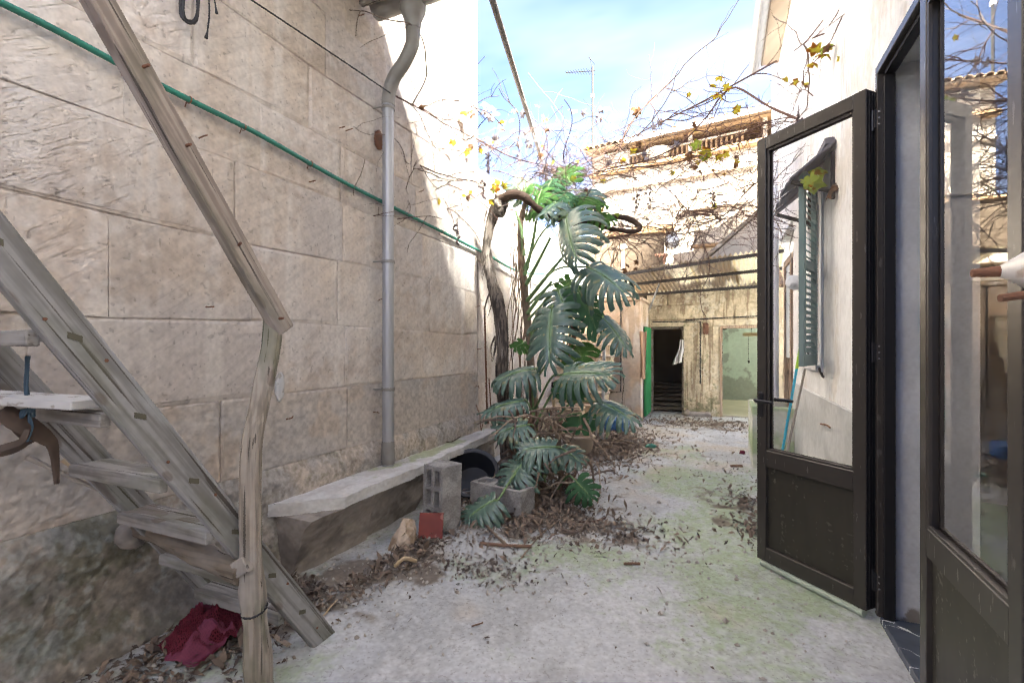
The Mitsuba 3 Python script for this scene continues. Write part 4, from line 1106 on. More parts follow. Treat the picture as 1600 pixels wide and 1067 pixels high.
part(bench, 'support', support(2.00, 2.62, sup, 1), 'bench_support', 35, label='curved stained masonry under the near bench slab')
part(bench, 'support', support(2.63, 3.25, [(-2.42, 0), (-2.29, 0), (-2.24, .12), (-2.22, .25), (-2.16, .357), (-2.42, .357)], 2), 'bench_support', 35)
part(bench, 'support', support(4.35, 4.72, [(-2.42, 0), (-2.30, 0), (-2.28, .357), (-2.42, .357)], 3), 'bench_support', 35)
obj('tile_shard', beam((-2.514, 3.075, 0.44), (-2.375, 3.043, 0.44), .035, .018, rough=.006), 'terracotta', 'small terracotta shard lying on the bench beside the drainpipe foot', 'shard')
obj('bench_debris', cat([beam((-2.57, 3.363, 0.433), (-2.451, 3.898, 0.433), .004, .004), beam((-2.529, 3.493, 0.433), (-2.562, 3.656, 0.433), .004, .004), tube(spline([(-2.476, 3.938, 0.436), (-2.356, 3.918, 0.437), (-2.426, 4.249, 0.436)], 3), .006, 5)]), 'litter_dark',
    'thin twigs and husks lying on the bench top', 'twigs', kind='stuff')


def hollow_block(L, W, H, nx, ny, wall=.032):
    """L x W seen from the open side, cells nx x ny through height H (local x, y, z)."""
    outer = sbox(0, 0, L, W)
    cw, ch = (L - wall * (nx + 1)) / nx, (W - wall * (ny + 1)) / ny
    for i in range(nx):
        for j in range(ny):
            x, y = wall + i * (cw + wall), wall + j * (ch + wall)
            outer = outer.difference(sbox(x, y, x + cw, y + ch).buffer(-.006).buffer(.006))
    base = trimesh.creation.extrude_polygon(outer.buffer(-.003).buffer(.003), H, engine='earcut')
    floor_ = bx(.01, L - .01, .01, W - .01, .0, .02)
    return cat([base, floor_])


# standing block: open face turned towards the bench, broad face to the yard
ca, sa = math.cos(math.radians(-33)), math.sin(math.radians(-33))
o = V(*(-1.979, 3.014, 0.0))
ex = V(.62, -.78, 0)
ex = unit(V(1, -.25, 0))
ey = unit(V(.25, 1, 0))
# local x = vertical, local y = depth along ey, local z (cell axis) points to the near left
hb = hollow_block(.47, .20, .195, 3, 2, .030)
bA = V(-1.985, 2.985, .012)
ez = unit(V(-.24, -.97, 0))
ew = V(-ez[1], ez[0], 0)
ew = ew if ew[0] > 0 else -ew
m = place(hb, (0, 0, 0), V(.03, 0, 1), ew, ez)
if np.linalg.det(np.stack([V(.03, 0, 1), ew, ez], 1)) < 0:
    m.invert()
m.apply_translation(V(-1.97, 3.13, .01))
obj('concrete_block', m, 'block_concrete', 'grey hollow concrete block standing upright against the bench', 'concrete block')
eL = unit(V(.97, -.22, 0))
m = place(hollow_block(.52, .20, .20, 3, 1, .042), (-1.93, 3.52, .01), eL, V(-eL[1], eL[0], 0), V(0, 0, 1))
obj('concrete_block', m, 'block_concrete', 'grey hollow concrete block lying flat with its openings upwards', 'concrete block')
tb = V(*(-1.858, 2.805, 0.006))
th_ = unit(V(.92, .38, 0))
tu_ = unit(V(-.13, .32, .94))
obj('red_tile', place(bx(-.085, .085, 0, .17, -.006, .006, .002), tb, th_, tu_, np.cross(th_, tu_)), 'red_tile', 'dark red square floor tile leaning against the upright block', 'tile')
rq = np.random.default_rng(12)
sq = rq.normal(0, 1, (26, 3))
sq = sq / np.abs(sq).max(1, keepdims=True) * V(.085, .095, .105) * (0.86 + .14 * rq.random((26, 1)))
sr = trimesh.convex.convex_hull(sq).subdivide_to_size(.03)
sr.vertices = sr.vertices + (mk_fbm(sr.vertices * 26, 3, 2)[:, None] - .5) * .03 * unit(V(1, 1, 1))
sr.vertices[:, 0] += .022 * np.exp(-((sr.vertices[:, 0] + .01) / .02) ** 2) * -np.sign(sr.vertices[:, 0] + .01)
sr.apply_transform(trimesh.transformations.rotation_matrix(.5, (.3, .2, 1)))
sr.apply_translation(V(*(-1.97, 2.648, 0.059)))
obj('broken_stone', sr, 'pale_rock', 'pale broken chunk of stone in front of the red tile', 'stone', 25)
tub = thing('rubber_tub', 'black rubber tub tilted under the bench behind the concrete blocks', 'tub')
tc, tax = V(-2.06, 3.80, .17), unit(V(.30, -.62, .62))
part(tub, 'body', lathe([(.0, -.16), (.17, -.16), (.215, .06), (.225, .065), (.225, .075), (.205, .07), (.16, -.14), (.0, -.14)], 32, tc, tax), 'black_rubber', 40)
part(tub, 'rim', lathe([(.212, .055), (.238, .06), (.243, .072), (.236, .084), (.210, .08)], 32, tc, tax), 'black_rubber', 60)
obj('stone_slab', bx(-2.02, -1.86, 4.25, 4.5, .16, .21, .01), 'bench_support', 'small brown slab tucked behind the end of the bench', 'slab')
obj('pipe_shard', tube(spline([(-1.804, 2.342, 0.02), (-1.746, 2.359, 0.07), (-1.727, 2.45, 0.02)], 4), .012, 7), 'cane_wood', 'curved pale shard lying on the dirt before the broken stone', 'shard')
obj('pink_strip', beam((-1.913, 1.568, 0.012), (-1.765, 1.54, 0.012), .025, .004), 'pale_rock', 'thin pinkish strip lying beside the foot of the stair', 'strip')

# ================================================================== hose, wires and cables on the left wall
hz = [(-2.415, 0.769, 2.602), (-2.415, 0.834, 2.609), (-2.415, 0.999, 2.604), (-2.412, 1.233, 2.584), (-2.414, 1.409, 2.578), (-2.412, 1.506, 2.572), (-2.412, 1.877, 2.56), (-2.414, 2.269, 2.524), (-2.412, 2.612, 2.495), (-2.416, 3.001, 2.476), (-2.416, 3.336, 2.46), (-2.416, 3.842, 2.436), (-2.416, 4.407, 2.405), (-2.416, 4.782, 2.391), (-2.47, 5.624, 2.354), (-2.5, 6.383, 2.396), (-2.5, 6.927, 2.472)]
hose = thing('garden_hose', 'green garden hose running slantwise along the left wall', 'hose')
part(hose, 'tube', tube(spline(hz, 4), .014, 10), 'hose_green', 60)
for c in ((-2.412, 1.506, 2.572), (-2.414, 2.269, 2.524), (-2.412, 1.233, 2.584), (-2.412, 1.799, 2.559), (-2.416, 3.842, 2.436)):
    c = V(*c)
    part(hose, 'clip', tube([c + V(.017 * math.cos(q), .003, .017 * math.sin(q)) for q in np.linspace(-2.4, 2.4, 9)] + [c + V(-.03, 0, -.03)], .003, 5), 'rust')
obj('black_wire', tube(spline([(-2.4, 1.645, 3.267), (-2.4, 1.848, 3.285), (-2.38, 2.316, 3.301), (-2.3, 2.932, 3.277)], 5), .005, 5), 'cable_black', 'thin black wire stretched from the upper left to the drainpipe', 'wire')
coil = thing('hanging_cable', 'looped dark cable hanging on the wall at the top of the picture', 'cable')
for pts in ([(-2.4, 1.462, 3.112), (-2.4, 1.459, 2.986), (-2.39, 1.465, 2.94), (-2.39, 1.501, 2.941), (-2.4, 1.539, 2.996), (-2.4, 1.549, 3.173)], [(-2.4, 1.483, 3.127), (-2.39, 1.465, 2.996), (-2.39, 1.477, 2.947), (-2.39, 1.517, 2.963), (-2.39, 1.536, 3.033), (-2.4, 1.533, 3.162)]):
    part(coil, 'loop', tube(spline(pts, 5), .007, 6), 'cable_black')
for pts in ([(-2.4, 1.594, 3.205), (-2.4, 1.601, 3.061), (-2.4, 1.591, 2.957), (-2.4, 1.584, 2.92)], [(-2.4, 1.618, 3.221), (-2.4, 1.631, 3.131), (-2.4, 1.641, 3.081)]):
    part(coil, 'tail', tube(spline(pts, 4), [.004, .004, .004, .009], 6), 'cable_black')
rods = [([(-2.36, 4.625, 1.791), (-2.35, 4.636, 1.217), (-2.33, 4.627, 0.658), (-2.33, 4.658, 0.499)], .011, 'straight rusty rod leaning on the wall left of the vine trunk'), ([(-2.3, 4.614, 1.009), (-2.28, 4.621, 0.661), (-2.27, 4.632, 0.466)], .007, 'short rusty rod right of the straight rod by the trunk'),
        ([(-2.38, 4.469, 0.729), (-2.3, 4.404, 0.62), (-2.3, 4.433, 0.468), (-2.3, 4.522, 0.672)], .005, 'bent rusty wire rod at the far end of the bench')]
for pts, r, l in rods:
    obj('rusty_rod', tube(spline(pts, 3), r, 6), 'rust', l, 'rod')
for c in ((-2.31, 2.922, 3.279), ):
    pass

# ================================================================== glazed door leaves
def leaf(parent, O, d, n, W, H, th, handle=True):
    """A door leaf from O along d (unit, horizontal), face normal n (towards the yard), W wide."""
    B = lambda x0, x1, y0, y1, z0, z1, ch=.003: place(bx(x0, x1, y0, y1, z0, z1, ch), O, d, n, V(0, 0, 1))
    st_, z0, zm0, zm1, zt0 = .062, .045, .62, .72, H - .075
    part(parent, 'stile', B(0, st_, -th / 2, th / 2, z0, H), 'bronze_alu')
    part(parent, 'stile', B(W - st_, W, -th / 2, th / 2, z0, H), 'bronze_alu')
    part(parent, 'top_rail', B(st_, W - st_, -th / 2 + .001, th / 2 - .001, zt0, H - .001), 'bronze_alu')
    part(parent, 'middle_rail', B(st_, W - st_, -th / 2 + .001, th / 2 - .001, zm0, zm1), 'bronze_alu')
    part(parent, 'bottom_rail', B(st_, W - st_, -th / 2 + .001, th / 2 - .001, z0, z0 + .085), 'bronze_alu')
    part(parent, 'lower_panel', B(st_ - .005, W - st_ + .005, -.008, .008, z0 + .08, zm0 + .005), 'bronze_panel', label='plain dark lower panel of the glazed door')
    gl_ = .010
    part(parent, 'pane', place(trimesh.Trimesh([[st_ - .005, 0, zm1 - .005], [W - st_ + .005, 0, zm1 - .005], [W - st_ + .005, 0, zt0 + .005], [st_ - .005, 0, zt0 + .005]], [[0, 1, 2], [0, 2, 3]], process=False), O, d, n, V(0, 0, 1)), 'pane_glass')
    for s in (-1, 1):
        y = s * .016
        for q in (B(st_ + .0005, st_ + .012, y - .006, y + .006, zm1, zt0, .001), B(W - st_ - .012, W - st_ - .0005, y - .006, y + .006, zm1, zt0, .001), B(st_ + .012, W - st_ - .012, y - .006, y + .006, zm1 + .0005, zm1 + .012, .001), B(st_ + .012, W - st_ - .012, y - .006, y + .006, zt0 - .012, zt0 - .0005, .001)):
            part(parent, 'glazing_bead', q, 'bronze_alu')
    part(parent, 'edge_profile', B(-.003, -.0002, -th / 2 + .002, th / 2 - .002, z0 + .005, H - .005, .001), 'black_metal')
    for q in (-.020, -.002, .016):
        part(parent, 'gasket', B(-.009, -.0032, q - .004, q + .004, z0 + .01, H - .01, .001), 'black_gasket')
    if handle:
        hz_ = 1.02
        for s in (-1, 1):
            hp = part(parent, 'handle_plate', B(W - .047, W - .015, s * th / 2 - .001 * s, s * (th / 2 + .009), hz_ - .10, hz_ + .05, .004), 'black_metal')
            c = O + d * (W - .031) + n * s * (th / 2) + V(0, 0, hz_)
            part(hp, 'lever', cat([tube([c, c + n * s * .05], .011, 10), tube(spline([c + n * s * .045, c + n * s * .052 - d * .03, c + n * s * .05 - d * .12], 4), [.012, .011, .009], 10)]), 'black_metal', 50)
        part(parent, 'lock_cylinder', place(lathe([(0, -.03), (.012, -.03), (.012, .03), (0, .03)], 12, (W - .031, 0, hz_ - .17), (0, 1, 0)), O, d, n, V(0, 0, 1)), 'screw_metal')


HLEAF = 2.62
hinge0 = V(.682, 2.862, 0)
free0 = V(.232, 3.318, 0)
dl = unit(free0 - hinge0)
nl = V(dl[1], -dl[0], 0)
nl = -nl if nl[1] > 0 else nl
ld = thing('glazed_door', 'bronze aluminium glazed door leaf standing wide open into the yard', 'door')
leaf(ld, hinge0, dl, nl, np.linalg.norm(free0 - hinge0), HLEAF, .066)
part(ld, 'bottom_seal', tube([hinge0 + dl * .02 + nl * .012 + V(0, 0, .022), hinge0 + dl * .30 + nl * .012 + V(0, 0, .022), hinge0 + dl * .62 + nl * .012 + V(0, 0, .022)], .022, 10), 'seal_green', 50, label='pale greenish worn draught seal along the door bottom')
rd_ = thing('glazed_door', 'bronze aluminium glazed door leaf standing closed at the right edge', 'door')
rO, rE = V(.664, 1.475, 0), V(.683, 2.150, 0)
dr_ = unit(rE - rO)
leaf(rd_, rO, dr_, V(-dr_[1], dr_[0], 0), np.linalg.norm(rE - rO), HLEAF, .05, handle=False)
df = thing('door_frame', 'dark bronze door frame around the tall doorway on the right', 'door frame')
part(df, 'jamb', bx(.70, .77, DY1 - .045, DY1 - .013, .036, DZ - .046, .003), 'bronze_alu')
part(df, 'jamb_rebate', bx(.724, .768, DY1 - .065, DY1 - .046, .036, DZ - .066, .002), 'black_gasket')
part(df, 'jamb', bx(.70, .77, DY0 + .013, DY0 + .030, .036, DZ - .046, .003), 'bronze_alu')
part(df, 'head', bx(.70, .77, DY0 + .013, DY1 - .013, DZ - .045, DZ - .005, .003), 'bronze_alu')
part(df, 'head_rebate', bx(.724, .768, DY0 + .031, DY1 - .066, DZ - .065, DZ - .046, .002), 'black_gasket')
part(df, 'cover_strip', bx(.735, .7495, DY1 + .012, DY1 + .03, .03, DZ - .01, .002), 'white_pipe')
for z in (.20, 1.32, 2.46):
    h = part(df, 'hinge', cat([bx(.690, .7215, DY1 - .040, DY1 - .034, z - .045, z + .045, .002), lathe([(.0, z - .05), (.009, z - .05), (.009, z + .05), (0, z + .05)], 10, (.690, DY1 - .012, 0)),
                               beam(V(.690, DY1 - .012, z + .02), hinge0 + dl * .05 + nl * .028 + V(0, 0, z + .02), .04, .005, up=tuple(nl))]), 'black_metal')
    for q in (-.03, .0, .03):
        part(h, 'screw', lathe([(0, 0), (.0045, 0), (.004, .002), (0, .0025)], 8, (.708, DY1 - .0455, z + q), (0, -1, 0)), 'screw_metal')
# funnel-like tool hanging at the right edge, near the door
fn0, fn1 = V(*(0.496, 1.332, 1.507)), V(*(0.541, 1.33, 1.508))
fdir = unit(V(*(0.576, 1.323, 1.513)) - fn0)
can2 = thing('metal_funnel', 'pale metal funnel with a thin rusty spout at the right edge', 'funnel')
part(can2, 'spout', tube([fn0, fn1], [.0085, .012], 10), 'rust', 50)
part(can2, 'cone', lathe([(.0, -.01), (.012, 0), (.020, .012), (.036, .035), (.056, .062), (.075, .09), (.085, .12), (.07, .17), (.03, .19), (0, .19)], 20, fn1, unit(fdir + V(0, 0, -.06))), 'pale_metal', 50)
part(can2, 'spout', tube([V(*(0.53, 1.303, 1.449)), V(*(0.612, 1.317, 1.462))], [.008, .009], 10), 'rust', 50)

# ================================================================== along the right wall
wt = thing('wash_trough', 'pale concrete trough stained green with algae against the right wall', 'trough')
part(wt, 'body', cat([bx(.33, .748, 5.92, 5.98, -.02, .68, .008), bx(.33, .39, 5.981, 6.72, -.02, .68, .008), bx(.391, .748, 6.66, 6.72, -.02, .68, .008), bx(.391, .748, 5.981, 6.659, .0, .30)]), 'mossy_tank')
br_ = thing('broom', 'broom with a blue handle and lime grip leaning on the right wall', 'broom')
b0, b1 = V(.585, 5.80, .05), V(.735, 5.42, 1.40)
part(br_, 'handle', tube([b0, b0 * .2 + b1 * .8], .013, 8), 'broom_blue', 50)
part(br_, 'grip', tube([b0 * .2 + b1 * .8, b1], [.016, .014], 8), 'grip_lime', 50)
part(br_, 'head', beam(b0 + V(-.10, -.03, 0), b0 + V(.07, .03, 0), .05, .07), 'cloth_white')
obj('stick', tube([(0.588, 5.606, 0.02), V(.735, 5.15, 1.18)], [.014, .011], 7), 'stick_grey', 'plain grey stick leaning on the right wall beside the broom', 'stick')
obj('wall_hook', tube(spline([(0.735, 4.455, 0.731), (0.7, 4.008, 0.787), (0.7, 3.9, 0.785)], 3), .006, 5), 'rust', 'short rusty hook in the plinth seen through the door glass', 'hook')

# ================================================================== by the steps
rp = thing('stair_railing', 'pair of thin grey metal poles standing at the foot of the stone steps', 'railing')
part(rp, 'pole', tube([(-1.549, 6.75, -0.02), (-1.521, 6.75, 1.469)], .024, 8), 'zinc', 50)
part(rp, 'pole', tube([(-1.691, 6.95, -0.068), (-1.681, 6.95, 0.884)], .020, 8), 'zinc_old', 50)
part(rp, 'brace', tube([(-1.53, 6.75, 1.405), (-1.631, 6.9, 1.171), (-1.681, 6.95, 0.865)], .010, 6), 'zinc')
tap = thing('standpipe', 'plastic standpipe with a dark cap rising between the leaves', 'standpipe')
part(tap, 'pipe', tube([(-1.684, 5.0, 0.505), (-1.692, 5.0, 0.888)], .018, 10), 'cane_wood', 50)
part(tap, 'cap', tube([(-1.692, 5.0, 0.846), (-1.692, 5.0, 0.952)], .026, 12), 'black_rubber', 50)
part(tap, 'valve', tube([(-1.737, 4.98, 0.59), (-1.618, 4.98, 0.618)], .025, 8), 'hose_green', 50)
obj('flower_pot', lathe([(.0, .0), (.14, .0), (.19, .20), (.20, .205), (.20, .23), (.17, .23), (.165, .18), (0, .18)], 24, (-1.628, 5.818, 0.0)), 'grey_pot', 'brown clay pot standing behind the plant beside the poles', 'pot', 40)
obj('blue_crate', bx(-1.75, -1.35, 7.55, 7.85, .0, .20, .03), 'blue_plastic', 'blue plastic crate on the ground before the pillar', 'crate')
obj('green_glass', rock((-0.843, 6.52, 0.02), (.07, .05, .035), 5, .3), 'hose_green', 'small green plastic piece lying on the leaf litter', 'litter', True)
obj('red_scrap', rock((0.257, 6.588, 0.02), (.035, .03, .03), 6, .3), 'red_net', 'tiny red scrap lying on the floor near the trough', 'litter', True)
tan = thing('tan_cloth', 'long tan cloth hanging on the pillar beside the green door', 'cloth')
m, _ = sheet(6, 14, lambda u, v: np.stack([-1.325 + .02 + .12 * (u - .5) * (1 - .3 * v) + .012 * np.sin(u * 14 + v * 3), 8.96 + .04 * np.sin(u * 9), 1.62 - .86 * v + .02 * np.sin(u * 7)], -1))
part(tan, 'drape', thicken(m, .006), 'cloth_tan', True)
m, _ = sheet(8, 10, lambda u, v: np.stack([-.665 - (.05 + .13 * v) * u + .02 * np.sin(v * 5), 9.86 + .03 * np.sin(u * 11 + v * 2), 1.48 - .44 * v - .06 * u * v], -1))
obj('white_cloth', thicken(m, .008), 'cloth_white', 'white cloth hanging at the edge of the dark doorway', 'cloth', True)
for k in range(7):
    y = 10.35 + .22 * k
    obj('floor_plank', beam((-1.6 + rnd.uniform(0, .15), y, .06 + .07 * k), (-.25, y + rnd.uniform(-.12, .12), .05 + .075 * k + rnd.uniform(-.03, .03)), .20, .05, rough=.006, seed=60 + k), 'plank_wood', 'old timber plank stacked inside the dark doorway', 'plank', 40, group='planks stacked in the dark store room')
tp = thing('terracotta_pot', 'red terracotta pot standing on the ledge above the canopy', 'pot')
tpc = V(*(-1.279, 11.45, 3.223))
part(tp, 'body', lathe([(0, 0), (.12, 0), (.155, .20), (.14, .20), (.11, .03), (0, .03)], 20, tpc), 'terracotta', 40)
part(tp, 'rim', lathe([(.150, .19), (.178, .20), (.178, .25), (.15, .25)], 20, tpc), 'terracotta', 40)
obj('pot_stand', bx(tpc[0] - .22, tpc[0] + .25, 11.3, 11.7, tpc[2] - .07, tpc[2] - .002, .015), 'cream_render', 'cream stone ledge under the terracotta pot', 'ledge')
gp = V(*(-1.015, 11.5, 3.611))
obj('grey_jug', lathe([(0, 0), (.10, 0), (.17, .10), (.17, .22), (.11, .30), (.12, .33), (.0, .33)], 18, gp), 'zinc', 'blue grey jug standing on the ledge beside the terracotta pot', 'jug', 40)

# metal pole running from the eave out to the vine
pole = thing('pergola_pole', 'long thin grey pole running from the eave out over the yard', 'pole')
q0, q1 = V(*(-1.49, 2.95, 3.897)), V(*(-2.304, 6.2, 4.036))
part(pole, 'rod', tube([q0 + (q1 - q0) * t for t in np.linspace(0, 1, 24)], .025, 12), 'pole_grey', 50)
part(pole, 'bracket', beam(q0 * .52 + q1 * .48, q0 * .26 + q1 * .74, .03, .05), 'pole_grey')

# ================================================================== the big leaved climber (split leaves on long stalks)
rm = random.Random(21)


def split_leaf(L, W, lat=0.7, lon=0.5, seed=0, lobes=6, cup=0.12, slit=0.42):
    """A broad leaf cut into fingers. Local frame: stalk at the origin, midrib along +y, upper face +z. lat, lon: how far sides and tip hang, in radians."""
    rr = random.Random(seed)
    V_, F_, U_ = [], [], []
    NW, NR = 5, 9
    prof = lambda s: W * (0.80 + 0.55 * math.sin(math.pi * min(1, s * 0.95 + 0.10)) - 0.42 * s * s)
    for side in (-1, 1):
        phase = rr.uniform(-.03, .03)
        for i in range(lobes):
            a, b = 0.02 + 0.96 * i / lobes, 0.02 + 0.96 * (i + 1) / lobes
            g = slit * rr.uniform(0.45, 1.35)
            ln = rr.uniform(0.84, 1.10)
            sag = rr.uniform(-.2, .65)
            bow = rr.uniform(-.12, .12)
            r0 = rr.uniform(.18, .34)
            base = len(V_)
            for iw in range(NW):
                w = iw / (NW - 1)
                for ir in range(NR):
                    r = ir / (NR - 1)
                    t = min(max((r - r0) / (1 - r0), 0), 1)
                    ww = .5 + (w - .5) * (1 - g * t ** .75)
                    s = a + (b - a) * ww + phase * r
                    phi = math.radians(138 - 118 * max(0, min(1, s)) ** 0.85) + bow * r * r
                    ext = prof(s) * ln * (1 - .16 * (2 * w - 1) ** 2 * r)
                    x = side * math.sin(phi) * ext * r
                    y = L * s * .80 + math.cos(phi) * ext * r * .62 + (L * .12 * s * r)
                    z = cup * W * r * (1 - r) * 2 + .055 * W * (1 - abs(2 * w - 1)) * r - sag * W * r * r * .35
                    V_.append((x, y, z))
                    U_.append((0.5 + 0.5 * (r if True else 0) * (1 if side > 0 else -1) * .999 if i or True else 0, s))
            for iw in range(NW - 1):
                for ir in range(NR - 1):
                    p = base + iw * NR + ir
                    q = [p, p + 1, p + NR + 1, p + NR]
                    if side > 0:
                        q = q[::-1]
                    F_ += [[q[0], q[1], q[2]], [q[0], q[2], q[3]]]
    v = np.array(V_)
    k = lat / W
    x, z = v[:, 0].copy(), v[:, 2].copy()
    th = np.abs(x) * k
    v[:, 0] = np.sign(x) * (np.sin(th) / k + z * np.sin(th))
    v[:, 2] = -(1 - np.cos(th)) / k + z * np.cos(th)
    k = lon / L
    y, z = v[:, 1].copy(), v[:, 2].copy()
    th = y * k
    v[:, 1] = np.sin(th) / k + z * np.sin(th)
    v[:, 2] = -(1 - np.cos(th)) / k + z * np.cos(th)
    return trimesh.Trimesh(v, F_, process=False), np.array(U_)


monstera = thing('climbing_plant', 'large climbing plant with big split glossy green leaves at the left wall', 'plant')
stem_pts = [(-1.57, 4.5, -0.152), (-1.688, 4.6, 0.167), (-1.789, 4.68, 0.613), (-1.856, 4.72, 1.22), (-1.92, 4.75, 1.772), (-1.965, 4.75, 2.26), (-1.987, 4.75, 2.679), (-1.87, 4.7, 2.996)]
STEM = spline(stem_pts, 5)
part(monstera, 'stem', tube(STEM, [.060, .050, .046, .044, .042, .04, .038, .03, .02], 9, lump=.35), 'root_tan', 50, label='thick rooting stem of the climbing plant')


def big_leaf(base, tip, nrm, W, lat=.8, lon=.45, m='monstera_green', stalk=None, seed=0, lobes=6, slit=.42, r=.009):
    base, tip = V(*base), V(*tip)
    Y = unit(tip - base)
    L = np.linalg.norm(tip - base) * (1 + lon * lon / 20)
    X = unit(np.cross(Y, nrm))
    Z = np.cross(X, Y)
    # turn the chord of the bent midrib onto base -> tip
    a = lon * .42
    Y2, Z2 = Y * math.cos(a) + Z * math.sin(a), Z * math.cos(a) - Y * math.sin(a)
    me, uv = split_leaf(L, W, lat, lon, seed, lobes, slit=slit)
    lf = part(monstera, 'leaf', place(me, base, X, Y2, Z2), m, True, uv=uv)
    part(lf, 'midrib', tube(spline([base + Z2 * .002, base + Y2 * L * .35 + Z2 * .003 - Z2 * L * lon * .06, base + Y2 * L * .62 - Z2 * L * lon * .19 + Z2 * .004], 3), [.006, .004, .002], 5), 'petiole_green', True)
    if stalk is not None:
        s = V(*stalk)
        mid = (s + base) / 2 + V(0, 0, .16 * np.linalg.norm(base - s)) + V(*[rm.uniform(-.02, .02) for _ in range(3)])
        part(lf, 'stalk', tube(spline([s, mid, base - Y2 * .03 + Z2 * .0, base + Y2 * .01], 5), [r * 1.5, r * 1.15, r, r * .8], 7), 'petiole_green', 50)
    return lf


S_ = lambda k: tuple(STEM[k])
FRONT = (.3, -1, .35)
big_leaf((-1.343, 4.35, 2.579), (-1.13, 4.1, 2.01), (-.55, -.55, .65), .34, 1.55, .6, 'monstera_green', (-1.929, 4.7, 2.18), 1, 9, slit=.5)
big_leaf((-1.15, 4.4, 2.096), (-0.68, 4.15, 1.741), (-.05, -.65, .80), .34, 1.45, .7, 'monstera_green', (-1.9, 4.7, 1.836), 2, 9, slit=.5)
big_leaf((-1.307, 4.6, 1.933), (-1.016, 4.4, 1.386), (.35, -.8, .5), .25, 1.3, .5, 'monstera_dark', (-1.878, 4.7, 1.63), 3, 8, slit=.5)
big_leaf((-1.508, 4.6, 1.91), (-1.292, 4.5, 1.45), (.2, -.8, .45), .27, 1.1, .5, 'monstera_green', (-1.856, 4.7, 1.493), 5, 8, slit=.5)
big_leaf((-1.491, 4.35, 1.715), (-1.458, 4.18, 1.058), (-.05, -1, .25), .32, .9, .5, 'monstera_green', (-1.836, 4.65, 1.357), 4, 9, slit=.5)
big_leaf((-1.677, 4.35, 1.123), (-2.054, 4.12, 0.983), (.05, -.45, .90), .27, 1.45, .7, 'monstera_green', (-1.792, 4.65, 0.617), 6, 8, slit=.5)
big_leaf((-1.312, 4.15, 1.093), (-0.736, 3.98, 1.1), (.1, -.72, .72), .29, 1.0, .55, 'monstera_green', (-1.778, 4.65, 0.685), 7, 9, slit=.5)
big_leaf((-1.703, 4.15, 0.835), (-2.094, 3.92, 0.685), (.0, -.50, .86), .20, 1.4, .7, 'monstera_green', (-1.638, 4.5, 0.323), 8, 8, slit=.5)
big_leaf((-0.981, 4.15, 0.857), (-0.582, 3.92, 0.694), (.25, -.55, .8), .22, 1.2, .7, 'monstera_green', (-1.688, 4.6, 0.365), 9, 8, slit=.5)
big_leaf((-1.584, 3.95, 0.643), (-1.844, 3.75, 0.566), (.05, -.6, .8), .21, .7, .5, 'monstera_green', (-1.601, 4.4, 0.314), 10, 8, slit=.5)
big_leaf((-1.285, 3.85, 0.492), (-1.625, 3.7, 0.454), (.1, -.6, .8), .22, .7, .4, 'monstera_green', (-1.539, 4.3, 0.125), 11, 8, slit=.5)
big_leaf((-1.519, 3.7, 0.372), (-1.626, 3.52, 0.161), (-.1, -.85, .55), .20, .7, .5, 'monstera_green', (-1.503, 4.2, 0.081), 12, 8, slit=.5)
big_leaf((-1.584, 3.3, 0.168), (-1.815, 3.12, -0.012), (-.1, -.55, .82), .20, .9, .6, 'monstera_green', (-1.503, 4.2, 0.123), 13, 8, slit=.5)
big_leaf((-1.304, 4.05, 0.441), (-1.055, 3.95, 0.329), (.35, -.6, .75), .17, .7, .5, 'monstera_green', (-1.526, 4.3, 0.114), 14, 5)
big_leaf((-1.076, 3.75, 0.248), (-0.905, 3.7, 0.113), (.1, -.7, .7), .15, .8, .6, 'monstera_dark', (-1.381, 4.1, 0.016), 15, 5)
big_leaf((-1.324, 4.35, 0.99), (-1.334, 4.3, 0.812), (.15, -.95, .3), .16, .6, .5, 'monstera_dark', (-1.745, 4.6, 0.56), 16, 4, slit=.08)
big_leaf((-1.197, 4.3, 0.699), (-1.171, 4.25, 0.542), (.3, -.95, .3), .15, .6, .5, 'monstera_dark', (-1.652, 4.5, 0.322), 17, 4, slit=.06)
big_leaf((-1.888, 4.6, 1.384), (-1.976, 4.5, 1.317), (-.1, -.95, .3), .10, .5, .3, 'monstera_bright', (-1.848, 4.7, 1.152), 18, 4, slit=.2)
big_leaf((-1.05, 4.55, 1.635), (-0.724, 4.35, 1.24), (.5, -.7, .5), .21, 1.4, .6, 'monstera_green', (-1.878, 4.72, 1.494), 19, 8, slit=.5)
big_leaf((-1.32, 4.6, 1.356), (-1.195, 4.5, 1.139), (.3, -.9, .4), .20, .6, .4, 'monstera_bright', (-1.826, 4.7, 0.948), 20, 5, slit=.15)
big_leaf((-1.64, 4.45, 1.676), (-1.649, 4.4, 1.496), (-.2, -1, .1), .09, 1.2, .4, 'monstera_pale', (-1.848, 4.7, 1.357), 22, 4, slit=.05)
big_leaf((-1.396, 4.7, 2.014), (-1.569, 4.7, 1.823), (-.1, -.9, .4), .22, .7, .5, 'monstera_bright', (-1.92, 4.75, 1.772), 23, 5)
